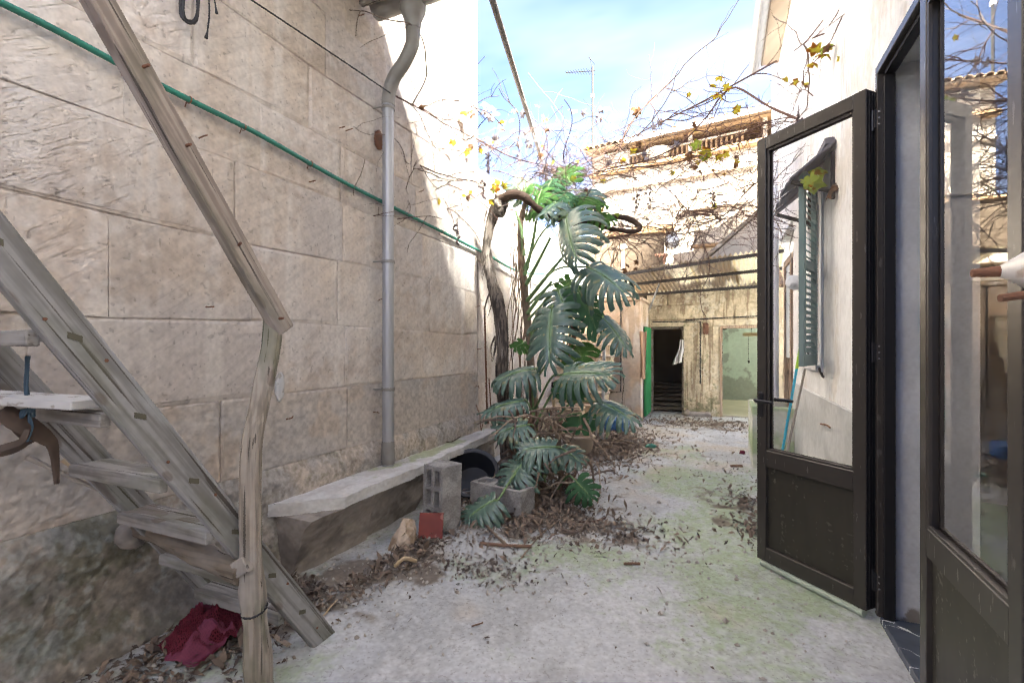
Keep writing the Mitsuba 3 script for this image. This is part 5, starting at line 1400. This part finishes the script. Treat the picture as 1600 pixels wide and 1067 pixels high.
# crown cluster at the top of the stem
for k, (b, t, n, W, mm) in enumerate([
        ((-1.732, 4.7, 2.978), (-1.707, 4.5, 2.623), (-.4, -.8, .4), .20, 'monstera_bright'), ((-1.574, 4.8, 2.987), (-1.349, 4.7, 2.784), (.2, -.6, .8), .22, 'monstera_dark'),
        ((-1.914, 4.7, 2.968), (-2.02, 4.6, 3.108), (-.2, -.8, .5), .20, 'monstera_pale'), ((-1.519, 4.55, 2.789), (-1.615, 4.4, 2.621), (-.2, -.7, .7), .22, 'monstera_green'),
        ((-1.371, 4.9, 2.923), (-1.075, 4.8, 2.759), (.2, -.5, .8), .22, 'monstera_bright'), ((-1.454, 4.6, 2.718), (-1.474, 4.3, 2.55), (-.3, -.8, .4), .16, 'monstera_pale'),
        ((-1.477, 4.9, 3.108), (-1.549, 4.9, 3.276), (0, -.9, .3), .20, 'monstera_bright'), ((-1.328, 5.0, 3.015), (-1.233, 4.9, 2.771), (.2, -.9, .3), .20, 'monstera_green'),
        ((-1.645, 4.8, 3.12), (-1.696, 4.7, 2.893), (-.2, -.9, .3), .20, 'monstera_dark'), ((-1.223, 5.0, 2.761), (-1.011, 4.9, 2.613), (.3, -.7, .5), .18, 'monstera_bright'), ((-1.87, 4.7, 3.065), (-1.91, 4.6, 2.871), (-.2, -.9, .4), .16, 'monstera_bright')]):
    big_leaf(b, t, n, W, .9, .6, mm, (-1.92, 4.75, 2.706), 40 + k, 5, r=.007)
# free stalks of old leaves fanning from the stem, hanging roots, dry husks
for a, b in [((-1.923, 4.72, 2.114), (-1.745, 4.6, 2.651)), ((-1.908, 4.72, 2.01), (-1.591, 4.6, 2.458)), ((-1.937, 4.72, 2.322), (-1.997, 4.65, 2.793)), ((-1.893, 4.72, 1.838), (-1.4, 4.6, 2.311)), ((-1.885, 4.7, 1.699), (-1.577, 4.6, 2.011))]:
    a, b = V(*a), V(*b)
    part(monstera, 'stalk', tube(spline([a, (a + b) / 2 + V(.02, 0, .03), b], 5), [.022, .018, .013], 8), 'petiole_green', 50)
for k in range(58):
    i = rm.randrange(2, len(STEM) - 4)
    p = STEM[i] + V(rm.uniform(-.12, .05), rm.uniform(-.10, .06), 0)
    L = rm.uniform(.3, 1.1)
    pts = [p]
    for j in range(5):
        p = p + V(rm.uniform(-.035, .03), rm.uniform(-.03, .03), -L / 5)
        p = V(p[0], p[1], max(p[2], .04))
        pts.append(p)
    part(monstera, 'hanging_root', tube(spline(pts, 2), [rm.uniform(.004, .008), .003], 4), ('root_tan', 'dry_husk')[k % 2])
for k in range(80):
    a = V(*(-1.523, 4.15, 0.283)) + V(rm.gauss(0, .20), rm.gauss(-.05, .18), rm.uniform(-.1, .50))
    pts = [a]
    d = V(rm.gauss(0, 1), rm.gauss(-.3, 1), rm.uniform(-.2, .6))
    for j in range(5):
        d = d + V(rm.gauss(0, .6), rm.gauss(0, .6), rm.gauss(-.35, .3))
        a = a + unit(d) * rm.uniform(.06, .12)
        a = V(a[0], a[1], max(a[2], .04))
        pts.append(a)
    part(monstera, 'dry_root', tube(spline(pts, 3), [rm.uniform(.006, .016), .005], 5, lump=.3), ('root_tan', 'root_light', 'cane_pale', 'root_tan')[k % 4])
for pts, r in [([(-1.684, 4.2, 0.146), (-1.493, 4.0, 0.019), (-1.308, 3.85, -0.041), (-1.137, 3.7, -0.027)], .016), ([(-1.381, 4.1, 0.214), (-1.217, 4.0, 0.189), (-1.119, 3.9, 0.106), (-1.144, 3.85, 0.031)], .013), ([(-1.448, 4.3, 0.745), (-1.377, 4.2, 0.464), (-1.402, 4.2, 0.254), (-1.324, 4.15, 0.156), (-1.369, 4.1, -0.011)], .03), ([(-1.315, 4.2, 0.469), (-1.248, 4.2, 0.416), (-1.328, 4.2, 0.338), (-1.402, 4.2, 0.403)], .022)]:
    part(monstera, 'dry_root', tube(spline(pts, 5), r, 7, lump=.3), 'root_tan', 50)
for c in ((-1.606, 4.2, 0.688), (-1.619, 4.1, 0.463), (-1.418, 4.1, 0.479), (-1.702, 4.1, 0.276), (-1.958, 4.3, 0.622), (-1.436, 4.4, 1.481), (-1.391, 4.4, 1.387), (-1.585, 4.3, 0.429), (-1.94, 4.5, 0.694), (-1.89, 4.5, 0.565), (-1.391, 4.3, 0.688), (-1.932, 4.4, 0.317), (-1.266, 4.2, 0.208)):
    for j in range(5):
        c2 = V(*c) + V(rm.gauss(0, .05), rm.gauss(0, .05), rm.gauss(0, .05))
        L, w = rm.uniform(.12, .26), rm.uniform(.03, .06)
        ax, q, b = rm.uniform(-.5, .5), rm.uniform(0, 6.28), rm.uniform(-.6, .6)
        m, _ = sheet(6, 2, lambda u, v: np.stack([w * (v - .5) * np.sin(np.pi * (u * .9 + .05)) * math.cos(q) + .04 * np.sin(u * 4 + q), w * (v - .5) * np.sin(np.pi * (u * .9 + .05)) * math.sin(q) + ax * .15 * u, -L * u + .02 * np.abs(v - .5)], -1))
        m.apply_translation(c2)
        part(monstera, 'dry_husk', m, 'dry_husk', True)

# ================================================================== grape vine
vine = thing('grape_vine', 'old grape vine with a twisted trunk and bare canes spread over the yard', 'vine')
trunk = spline([(-1.941, 4.42, -0.092), (-1.998, 4.45, 0.17), (-2.038, 4.46, 0.595), (-2.068, 4.46, 0.958), (-2.06, 4.46, 1.304), (-2.112, 4.46, 1.757), (-2.198, 4.47, 2.029), (-2.263, 4.48, 2.305), (-2.236, 4.47, 2.537), (-2.159, 4.45, 2.759), (-2.064, 4.42, 2.833)], 6)
part(vine, 'trunk', tube(trunk, [.095, .078, .066, .064, .062, .064, .060, .055, .056, .062, .05], 14, lump=.45, seed=3), 'vine_bark', 60, label='grey furrowed twisting vine trunk')
part(vine, 'trunk_head', rock((-2.083, 4.43, 2.798), (.085, .085, .11), 8, .5, 3, 2.2), 'vine_bark', True)
for k in range(12):
    i = rm.randrange(4, len(trunk) - 6)
    p = trunk[i] + V(rm.uniform(-.06, .06), -.05, 0)
    part(vine, 'bark_strip', tube(spline([p, p + V(rm.uniform(-.05, .02), -.02, -.12), p + V(rm.uniform(-.07, .03), -.03, -.26)], 3), [.010, .008, .002], 4), 'vine_bark')
arm = spline([(-2.115, 4.42, 2.839), (-1.936, 4.36, 2.871), (-1.791, 4.33, 2.838), (-1.737, 4.4, 2.787), (-1.656, 4.55, 2.721), (-1.536, 4.75, 2.679), (-1.385, 4.95, 2.664), (-1.234, 5.1, 2.69), (-1.094, 5.2, 2.763), (-0.943, 5.25, 2.752), (-0.813, 5.25, 2.668), (-0.792, 5.2, 2.599), (-0.878, 5.15, 2.576), (-1.052, 5.1, 2.609), (-1.18, 5.05, 2.638), (-1.249, 5.05, 2.673)], 5)
part(vine, 'arm', tube(arm, [.05, .052, .045, .037, .034, .033, .034, .032, .029, .027, .026, .025, .023, .022, .02, .015], 11, lump=.35, seed=5), 'arm_bark', 60, label='thick dark arm of the vine looping out to the right')


def walk(p, d, L, wig=.35, droop=-.05, step=.10):
    pts = [V(*p)]
    d = unit(d)
    n = max(3, int(L / step))
    for _ in range(n):
        d = unit(d + V(rm.gauss(0, wig), rm.gauss(0, wig), rm.gauss(droop, wig)) * .55)
        pts.append(pts[-1] + d * step)
    return pts


CANES = []


def cane(pts, r=.006, m='cane_brown', twigs=3, per=4, tl=(.15, .45)):
    """One cane and the side twigs that grow from it, one mesh."""
    s = spline(pts, per)
    ms = [tube(s, [r, r * .8, r * .55], 5)]
    for _ in range(twigs):
        i = rm.randrange(1, len(s) - 1)
        t = unit(s[i] - s[i - 1])
        d = unit(t * rm.uniform(.1, .9) + V(rm.gauss(0, .7), rm.gauss(0, .5), rm.gauss(.05, .7)))
        w = walk(s[i], d, rm.uniform(*tl), .4, 0, .07)
        ms.append(tube(spline(w, 2), [r * .55, r * .25], 4))
    CANES.append(s)
    return part(vine, 'cane', cat(ms), m, 40)


cane([(-0.53, 6.0, 4.55), (-0.829, 6.0, 4.319), (-1.046, 6.0, 4.091), (-1.19, 6.0, 3.795), (-1.378, 5.9, 3.483), (-1.511, 5.4, 3.023)], .010, twigs=4)
cane([(-0.799, 6.0, 4.359), (-0.708, 6.0, 4.184), (-0.64, 6.0, 3.954)], .006, twigs=1)
cane([(-0.544, 6.0, 4.538), (-0.603, 6.0, 4.474), (-0.493, 6.0, 4.419)], .004, twigs=0)
cane([(0.468, 4.9, 3.935), (0.151, 5.4, 4.056), (-0.268, 5.8, 4.096), (-0.674, 6.1, 4.112), (-1.057, 6.2, 4.03), (-1.517, 6.2, 3.848), (-1.902, 5.8, 3.558), (-1.92, 5.0, 3.092)], .009, twigs=6)
cane([(0.595, 4.6, 3.256), (0.41, 5.0, 3.586), (0.151, 5.4, 4.016), (0.006, 5.5, 3.996), (-0.128, 5.6, 3.862), (-0.42, 5.7, 3.643), (-0.788, 5.7, 3.519), (-1.178, 5.6, 3.454), (-1.575, 5.1, 3.184)], .011, twigs=5)
cane([(0.459, 5.6, 3.695), (0.159, 5.7, 3.614), (-0.153, 5.8, 3.535), (-0.512, 5.8, 3.475), (-0.934, 5.7, 3.459), (-1.346, 5.5, 3.377), (-1.694, 4.9, 3.033)], .009, twigs=6)
cane([(-2.305, 4.3, 3.486), (-2.02, 4.6, 3.353), (-1.768, 4.9, 3.338), (-1.448, 5.2, 3.357), (-1.14, 5.6, 3.622), (-0.861, 5.8, 3.72)], .009, twigs=6)
cane([(-2.763, 2.9, 2.322), (-2.693, 3.1, 2.436), (-2.674, 3.5, 2.663), (-2.613, 3.9, 3.005), (-2.503, 4.1, 3.171), (-2.32, 4.3, 3.423), (-2.208, 4.4, 3.523)], .006, twigs=5)
cane([(-2.717, 3.0, 2.699), (-2.681, 3.4, 2.93), (-2.604, 3.8, 3.216), (-2.442, 4.0, 3.327), (-2.275, 4.3, 3.501)], .005, twigs=4)
cane([(-2.751, 3.6, 2.843), (-2.604, 3.8, 2.836), (-2.442, 4.0, 2.699), (-2.263, 4.25, 2.719), (-2.091, 4.4, 2.791)], .004, twigs=3)
cane([(-2.347, 3.0, 3.315), (-2.363, 3.4, 3.387), (-2.381, 3.9, 3.461), (-2.305, 4.3, 3.486)], .007, twigs=3, tl=(.06, .18))
cane([(-0.109, 5.6, 2.769), (-0.338, 5.7, 2.891), (-0.54, 5.8, 3.165), (-0.876, 5.8, 3.439), (-0.996, 5.8, 3.519)], .008, twigs=4)
cane([(0.376, 5.6, 3.092), (0.251, 5.8, 3.032), (0.101, 6.0, 2.905), (-0.118, 6.1, 2.834), (-0.464, 6.1, 2.824), (-0.788, 5.6, 2.755)], .008, twigs=5)
cane([(0.745, 3.7, 3.516), (0.659, 4.3, 3.737), (0.468, 4.9, 3.923)], .003, twigs=0)
cane([(0.731, 3.7, 3.503), (0.699, 4.0, 3.479), (0.639, 4.4, 3.547), (0.598, 4.7, 3.486), (0.502, 5.2, 3.513), (0.376, 5.6, 3.495)], .004, twigs=4)
cane([(0.76, 4.0, 3.477), (0.688, 4.1, 3.54), (0.625, 4.3, 3.507)], .004, twigs=1)
cane([(0.643, 4.2, 3.245), (0.599, 4.3, 3.353), (0.542, 4.4, 3.374), (0.473, 4.6, 3.562), (0.408, 4.8, 3.723)], .004, twigs=2)
cane([(0.613, 4.6, 3.231), (0.541, 4.7, 3.321), (0.371, 5.2, 3.525), (0.096, 5.7, 3.737), (-0.224, 5.9, 3.539)], .006, twigs=4)
cane([(0.249, 5.6, 3.938), (0.315, 5.7, 3.662), (0.226, 5.8, 3.473), (0.321, 5.8, 3.318)], .004, twigs=2)
cane([(-1.321, 5.0, 2.462), (-1.186, 5.2, 2.589), (-0.992, 5.4, 2.715), (-0.76, 5.6, 2.936), (-0.601, 5.7, 3.128)], .006, twigs=4)
cane([(-1.364, 5.0, 2.396), (-1.2, 5.2, 2.519), (-0.984, 5.4, 2.598), (-0.512, 5.8, 2.655), (-0.103, 6.0, 2.674)], .005, twigs=6)
# free growth between the traced canes
starts = [c for c in CANES]
for k in range(105):
    s = rm.choice(starts[:14])
    p = s[rm.randrange(1, len(s) - 1)]
    d = V(rm.gauss(.5, .8), rm.gauss(.2, .6), rm.gauss(-.05, .35))
    cane(walk(p, d, rm.uniform(.5, 1.5), .38, -.02), rm.uniform(.0035, .007), rm.choice(['cane_brown', 'cane_brown', 'cane_pale']), rm.randrange(2, 6), 3)
for k in range(60):
    p = V(*(-1.732, 4.8, 3.111)) + V(rm.gauss(0.05, .35), rm.gauss(.1, .35), rm.gauss(.05, .12))
    cane(walk(p, V(rm.gauss(.2, 1), rm.gauss(.3, .8), rm.gauss(.0, .4)), rm.uniform(.4, .9), .45, 0), rm.uniform(.0035, .006), rm.choice(['cane_brown', 'cane_pale']), 2, 3)
# pale dead thicket sagging above the canopy
for k in range(70):
    t = k / 69
    p = V(*(-1.379, 5.8, 2.666)) * (1 - t) + V(*(0.311, 7.0, 3.142)) * t + V(rm.gauss(0, .15), rm.gauss(0, .4), rm.gauss(0, .12))
    cane(walk(p, V(rm.gauss(0, 1), rm.gauss(.2, .6), rm.gauss(-.25, .45)), rm.uniform(.4, 1.0), .5, -.02), rm.uniform(.0045, .008), rm.choice(['cane_pale', 'cane_pale', 'cane_brown']), 4, 3)
for k in range(40):
    p = V(rm.uniform(-1.7, .45), rm.uniform(5.2, 6.8), rm.uniform(2.75, 3.65))
    cane(walk(p, V(rm.gauss(.3, 1), rm.gauss(.2, .6), rm.gauss(-.1, .5)), rm.uniform(.8, 1.7), .4, -.03), rm.uniform(.0035, .0065), rm.choice(['cane_brown', 'cane_brown', 'cane_pale']), rm.randrange(5, 11), 3, (.2, .7))
# the finest twigs, too many and too thin to pick apart
ms = []
for k in range(760):
    if k < 640:
        p = V(rm.uniform(-1.9, .5), rm.uniform(4.9, 6.9), rm.uniform(2.7, 3.7))
    else:
        p = V(*(-1.732, 4.8, 3.111)) + V(rm.gauss(.1, .4), rm.gauss(.15, .4), rm.gauss(.05, .16))
    w = walk(p, V(rm.gauss(.2, 1), rm.gauss(.1, .6), rm.gauss(-.1, .6)), rm.uniform(.25, .7), .5, -.03, .08)
    r = rm.uniform(.0024, .0040)
    ms.append(tube(spline(w, 2), [r, r * .5], 3, caps=False))
part(vine, 'fine_twigs', cat(ms), 'twig_red', 40, kind='stuff')
# foliage of the vine: a few autumn leaves


def vine_leaf(c, size, nrm, spin, m, seed):
    rr = random.Random(seed)
    n = 20
    rad = [1.0, .72, .62, .80, .95, .66, .55, .70, .80, .55, .25, .55, .80, .70, .55, .66, .95, .80, .62, .72]
    ang = np.arange(n) * 2 * np.pi / n
    r = np.array(rad) * size * (1 + .16 * np.array([rr.uniform(-1, 1) for _ in range(n)]))
    cx, cy = r * np.sin(ang), r * np.cos(ang)
    curl = rr.uniform(.2, 1.2)
    fold = rr.uniform(-.4, .6)
    inner = np.stack([cx * .5, cy * .5, np.zeros(n)], 1)
    outer = np.stack([cx, cy, -curl * (cx ** 2 + cy ** 2) / size * .5 + fold * np.abs(cx) * .5 + .05 * size * np.sin(ang * 5 + seed)], 1)
    v = np.vstack([[[0, 0, .0]], inner, outer])
    i = np.arange(n)
    j = (i + 1) % n
    f = np.vstack([np.stack([i * 0, j + 1, i + 1], 1), np.stack([i + 1, j + 1, j + 1 + n], 1), np.stack([i + 1, j + 1 + n, i + 1 + n], 1)])
    uv = np.stack([.5 + .5 * v[:, 0] / size * .9, v[:, 1] / size], 1)
    Z = unit(nrm)
    X = unit(np.cross((math.sin(spin), 0.1, math.cos(spin)), Z))
    return place(trimesh.Trimesh(v, f, process=False), c, X, np.cross(Z, X), Z), uv


def leaves(c, n, spread, size, mats, stalk=True):
    for _ in range(n):
        o = V(*c) + V(rm.gauss(0, spread), rm.gauss(0, spread), rm.gauss(0, spread * .7))
        s = size * rm.uniform(.75, 1.2)
        m, uv = vine_leaf(o, s, V(rm.gauss(.2, .5), rm.gauss(-.8, .4), rm.gauss(.3, .5)), rm.uniform(0, 6.28), None, rm.randrange(9999))
        part(vine, 'leaf', m, rm.choice(mats), True, uv=uv)


Yl, Gr, Br, Ma = 'vine_yellow', 'vine_green', 'vine_brown', 'vine_mauve'
leaves((-2.676, 3.05, 2.568), 4, .05, .085, [Gr, Yl, Gr])
leaves((-2.672, 3.7, 3.213), 3, .05, .055, [Gr, Yl])
leaves((-2.557, 3.95, 3.264), 4, .07, .055, [Br, Br, Yl])
leaves((-2.33, 3.4, 3.38), 1, .01, .035, [Br])
leaves((-2.302, 4.2, 3.703), 3, .045, .07, [Br, Yl])
leaves((-2.205, 4.25, 3.694), 3, .04, .075, [Gr, Ma])
leaves((-2.164, 4.4, 3.839), 3, .06, .07, [Ma, Gr])
leaves((-2.08, 4.6, 3.642), 26, .20, .05, [Ma, Ma, Ma, Ma, Yl])
leaves((-1.914, 4.7, 3.537), 14, .17, .045, [Ma])
leaves((-2.357, 4.3, 3.37), 6, .10, .05, [Yl, Br])
leaves((-2.064, 4.3, 2.935), 5, .06, .055, [Yl, Yl, Gr])
leaves((-2.392, 4.1, 2.822), 8, .14, .04, [Yl, Br])
leaves((-1.736, 5.9, 4.062), 2, .06, .06, [Ma])
leaves((-1.92, 5.6, 4.1), 2, .06, .055, [Ma, Br])
leaves((-1.653, 6.0, 4.321), 3, .08, .06, [Ma])
leaves((-1.401, 6.0, 4.305), 3, .06, .07, [Ma])
leaves((-1.246, 6.0, 4.129), 2, .05, .075, [Ma])
leaves((-0.984, 6.0, 4.247), 3, .07, .07, [Ma, Br])
leaves((-0.708, 6.0, 4.091), 2, .04, .07, [Ma])
leaves((-0.261, 5.8, 3.948), 3, .08, .06, [Ma, Br])
leaves((-0.048, 5.3, 4.109), 3, .07, .055, [Ma, Yl])
leaves((-0.018, 5.3, 3.918), 2, .03, .08, [Yl, Gr])
leaves((0.19, 5.5, 3.85), 3, .06, .055, [Ma, Yl])
leaves((-0.155, 5.4, 3.359), 5, .10, .08, [Gr, Yl, Br, Gr])
leaves((-0.08, 5.4, 3.401), 3, .06, .07, [Gr, Yl])
leaves((0.652, 4.0, 3.436), 4, .05, .06, [Yl, Gr, Yl])
leaves((0.741, 3.9, 3.371), 3, .04, .035, [Br, Yl])
leaves((0.573, 4.3, 3.399), 6, .08, .032, [Br, Yl, Yl])
leaves((0.605, 4.0, 2.519), 3, .05, .085, [Gr, Gr])
leaves((0.651, 3.9, 2.517), 3, .05, .075, [Gr, Br])
leaves((-0.583, 5.8, 3.665), 9, .25, .045, [Br, Yl, Ma])
leaves((0.033, 5.8, 3.29), 8, .22, .04, [Yl, Br])
leaves((-1.12, 5.5, 3.507), 10, .25, .045, [Ma, Br, Yl])
leaves((-1.58, 5.0, 3.259), 8, .25, .04, [Br, Yl, Gr])
leaves((-1.223, 5.0, 2.864), 10, .15, .05, [Gr, Gr, Yl])
leaves((-1.102, 6.0, 2.441), 4, .12, .05, [Br, Yl])
# dried grape bunches
for c, n in [((-2.151, 4.3, 3.303), 26), ((-2.183, 4.25, 3.019), 24), ((-2.334, 4.0, 2.525), 16), ((-1.774, 5.0, 3.395), 16), ((-0.882, 5.6, 3.135), 22), ((-0.731, 5.6, 3.101), 10), ((-0.073, 5.8, 3.103), 22), ((0.586, 4.5, 3.245), 16)]:
    ms = []
    for j in range(n):
        t = j / n
        o = V(*c) + V(rm.gauss(0, .022 * (1 - t * .6)), rm.gauss(0, .022 * (1 - t * .6)), -.20 * t)
        m = trimesh.creation.icosphere(subdivisions=1, radius=rm.uniform(.008, .014))
        m.apply_translation(o)
        ms.append(m)
    ms.append(tube([V(*c) + V(0, 0, .08), V(*c), V(*c) - V(0, 0, .18)], .003, 4))
    part(vine, 'grape_bunch', cat(ms), 'grape_dry', 40)

# ================================================================== litter on the ground
rl = np.random.default_rng(5)


def litter(name, m, clusters, size, label, flat=.5, kind='leaf'):
    v, f = [], []
    for cx, cy, sx, sy, n in clusters:
        x = rl.normal(cx, sx, n)
        y = rl.normal(cy, sy, n)
        ok = (x > -2.38) & (x < .66) & (y > .9) & (y < 9.7) & ~((x < -1.95) & (y > 2.0) & (y < 3.3))
        for px, py in zip(x[ok], y[ok]):
            s = rl.uniform(.5, 1.5) * size
            a = rl.uniform(0, 6.28)
            tilt = rl.normal(0, flat, 2)
            q = np.array([[-1, 0, 0], [-.2, -.5, .25], [1, 0, .1], [.1, .5, .3]]) * s * np.array([1, rl.uniform(.6, 1.1), rl.uniform(.4, 1.4)])
            c_, s_ = np.cos(a), np.sin(a)
            q = q @ np.array([[c_, s_, 0], [-s_, c_, 0], [0, 0, 1]])
            q[:, 2] += q[:, 0] * tilt[0] + q[:, 1] * tilt[1]
            q[:, 2] -= q[:, 2].min() - .002
            b = len(v)
            v += list(q + [px, py, float(ground_z(np.array(px), np.array(py)))])
            f += [[b, b + 1, b + 3], [b + 1, b + 2, b + 3]]
    return obj(name, trimesh.Trimesh(v, f, process=False), m, label, 'litter', kind='stuff')


litter('leaf_litter', 'litter_brown', [(-1.52, 3.75, .26, .34, 2400), (-1.45, 6.3, .30, .75, 4200), (-1.97, 2.50, .14, .36, 700), (-2.10, 1.45, .14, .40, 700), (-.3, 8.9, .7, .35, 900), (.25, 4.5, .14, .30, 160), (.3, 3.9, .12, .16, 120), (-.75, 3.5, .25, .18, 200), (-.8, 6.6, .4, .9, 300)], .024, 'brown fallen leaves lying over the yard floor and round the plant')
litter('dark_litter', 'litter_dark', [(-1.58, 3.65, .27, .34, 2000), (-1.45, 6.3, .30, .7, 2400), (-1.98, 2.40, .15, .38, 1000), (-2.12, 1.45, .15, .42, 1100), (-.75, 3.5, .28, .2, 420), (.24, 4.5, .14, .3, 260), (.30, 3.9, .12, .18, 240), (.1, 5.6, .3, .5, 160), (-1.3, 2.55, .16, .10, 320), (-.3, 8.8, .7, .45, 600), (-.8, 2.4, .6, .6, 15)], .013, 'dark rotted leaf crumbs lying over the yard floor')
litter('pale_litter', 'litter_grey', [(-2.08, 1.5, .17, .42, 360), (-1.9, 2.2, .16, .4, 260), (-1.5, 3.3, .4, .35, 300), (-.8, 3.3, .3, .2, 160), (-.8, 2.2, .7, .6, 16)], .014, 'pale dry leaf and paper crumbs scattered over the yard floor')
v, f = [], []
octa = np.array([[1, 0, 0], [-1, 0, 0], [0, 1, 0], [0, -1, 0], [0, 0, 1], [0, 0, -1.0]])
of = np.array([[0, 2, 4], [2, 1, 4], [1, 3, 4], [3, 0, 4], [2, 0, 5], [1, 2, 5], [3, 1, 5], [0, 3, 5]])
for cx, cy, sx, sy, n in [(-.9, 2.4, .7, .7, 130), (-1.5, 3.3, .45, .35, 420), (-.75, 3.4, .4, .25, 320), (-1.3, 2.55, .2, .14, 260), (-1.9, 2.0, .25, .5, 320), (0, 3.6, .4, 1.0, 160), (-.3, 6.5, .7, 1.6, 200), (.3, 2.4, .2, .3, 30)]:
    x, y = rl.normal(cx, sx, n), rl.normal(cy, sy, n)
    for px, py in zip(x, y):
        if -2.4 < px < .68 and py > .9:
            s = abs(rl.normal(0, .0055)) + .0028
            f += list(of + len(v))
            v += list(octa * rl.uniform(.6, 1.3, 3) * s + [px, py, float(ground_z(np.array(px), np.array(py))) + s * .4])
obj('grit', trimesh.Trimesh(v, f, process=False), 'pebble', 'small stones and grit scattered on the concrete floor', 'grit', kind='stuff')
for pts, r, m, l in [([(-1.496, 2.865, 0.012), (-1.318, 2.893, 0.014), (-1.158, 2.957, 0.012)], .011, 'dry_husk', 'straight dark stick on the dirt in front of the blocks'),
                     ([(-1.593, 3.153, 0.02), (-1.445, 3.009, 0.02), (-1.328, 2.916, 0.012)], .009, 'root_tan', 'short brown stick lying above the dark straight stick'),
                     ([(-1.153, 2.766, 0.01), (-1.16, 3.11, 0.02), (-1.124, 3.429, 0.03)], .0045, 'root_tan', 'long thin forked twig crossing the dirt edge'),
                     ([(-1.308, 3.392, 0.02), (-1.226, 3.287, 0.02), (-1.151, 3.136, 0.012)], .009, 'root_tan', 'short bent twig touching the long forked twig'),
                     ([(-1.047, 3.313, 0.015), (-0.954, 3.275, 0.02), (-0.92, 3.339, 0.03), (-0.923, 3.531, 0.03)], .010, 'cane_pale', 'bleached curved stick lying right of the plant'),
                     ([(-0.984, 3.515, 0.012), (-0.875, 3.577, 0.012), (-0.821, 3.689, 0.012)], .006, 'cane_brown', 'thin twig pointing away from the bleached stick'),
                     ([(-0.543, 2.956, 0.01), (-0.452, 2.996, 0.01)], .008, 'dry_husk', 'small dark twig lying alone on the green floor'),
                     ([(-1.093, 2.006, 0.006), (-1.055, 2.053, 0.008)], .004, 'dry_husk', 'tiny twig lying on the bare grey concrete'),
                     ([(0.111, 5.832, 0.012), (0.229, 5.884, 0.012)], .015, 'dry_husk', 'dark twig on the far green floor near the door'),
                     ([(-1.794, 1.882, 0.012), (-1.743, 1.986, 0.012)], .007, 'litter_grey', 'pale flat splinter lying in the dirt near the stair foot'),
                     ([(-1.793, 1.766, 0.02), (-1.83, 1.897, 0.03)], .004, 'cane_wood', 'thin straw leaning beside the stair foot')]:
    obj('twig', tube(spline(pts, 3), r, 6, lump=.3), m, l, 'twig', 40)
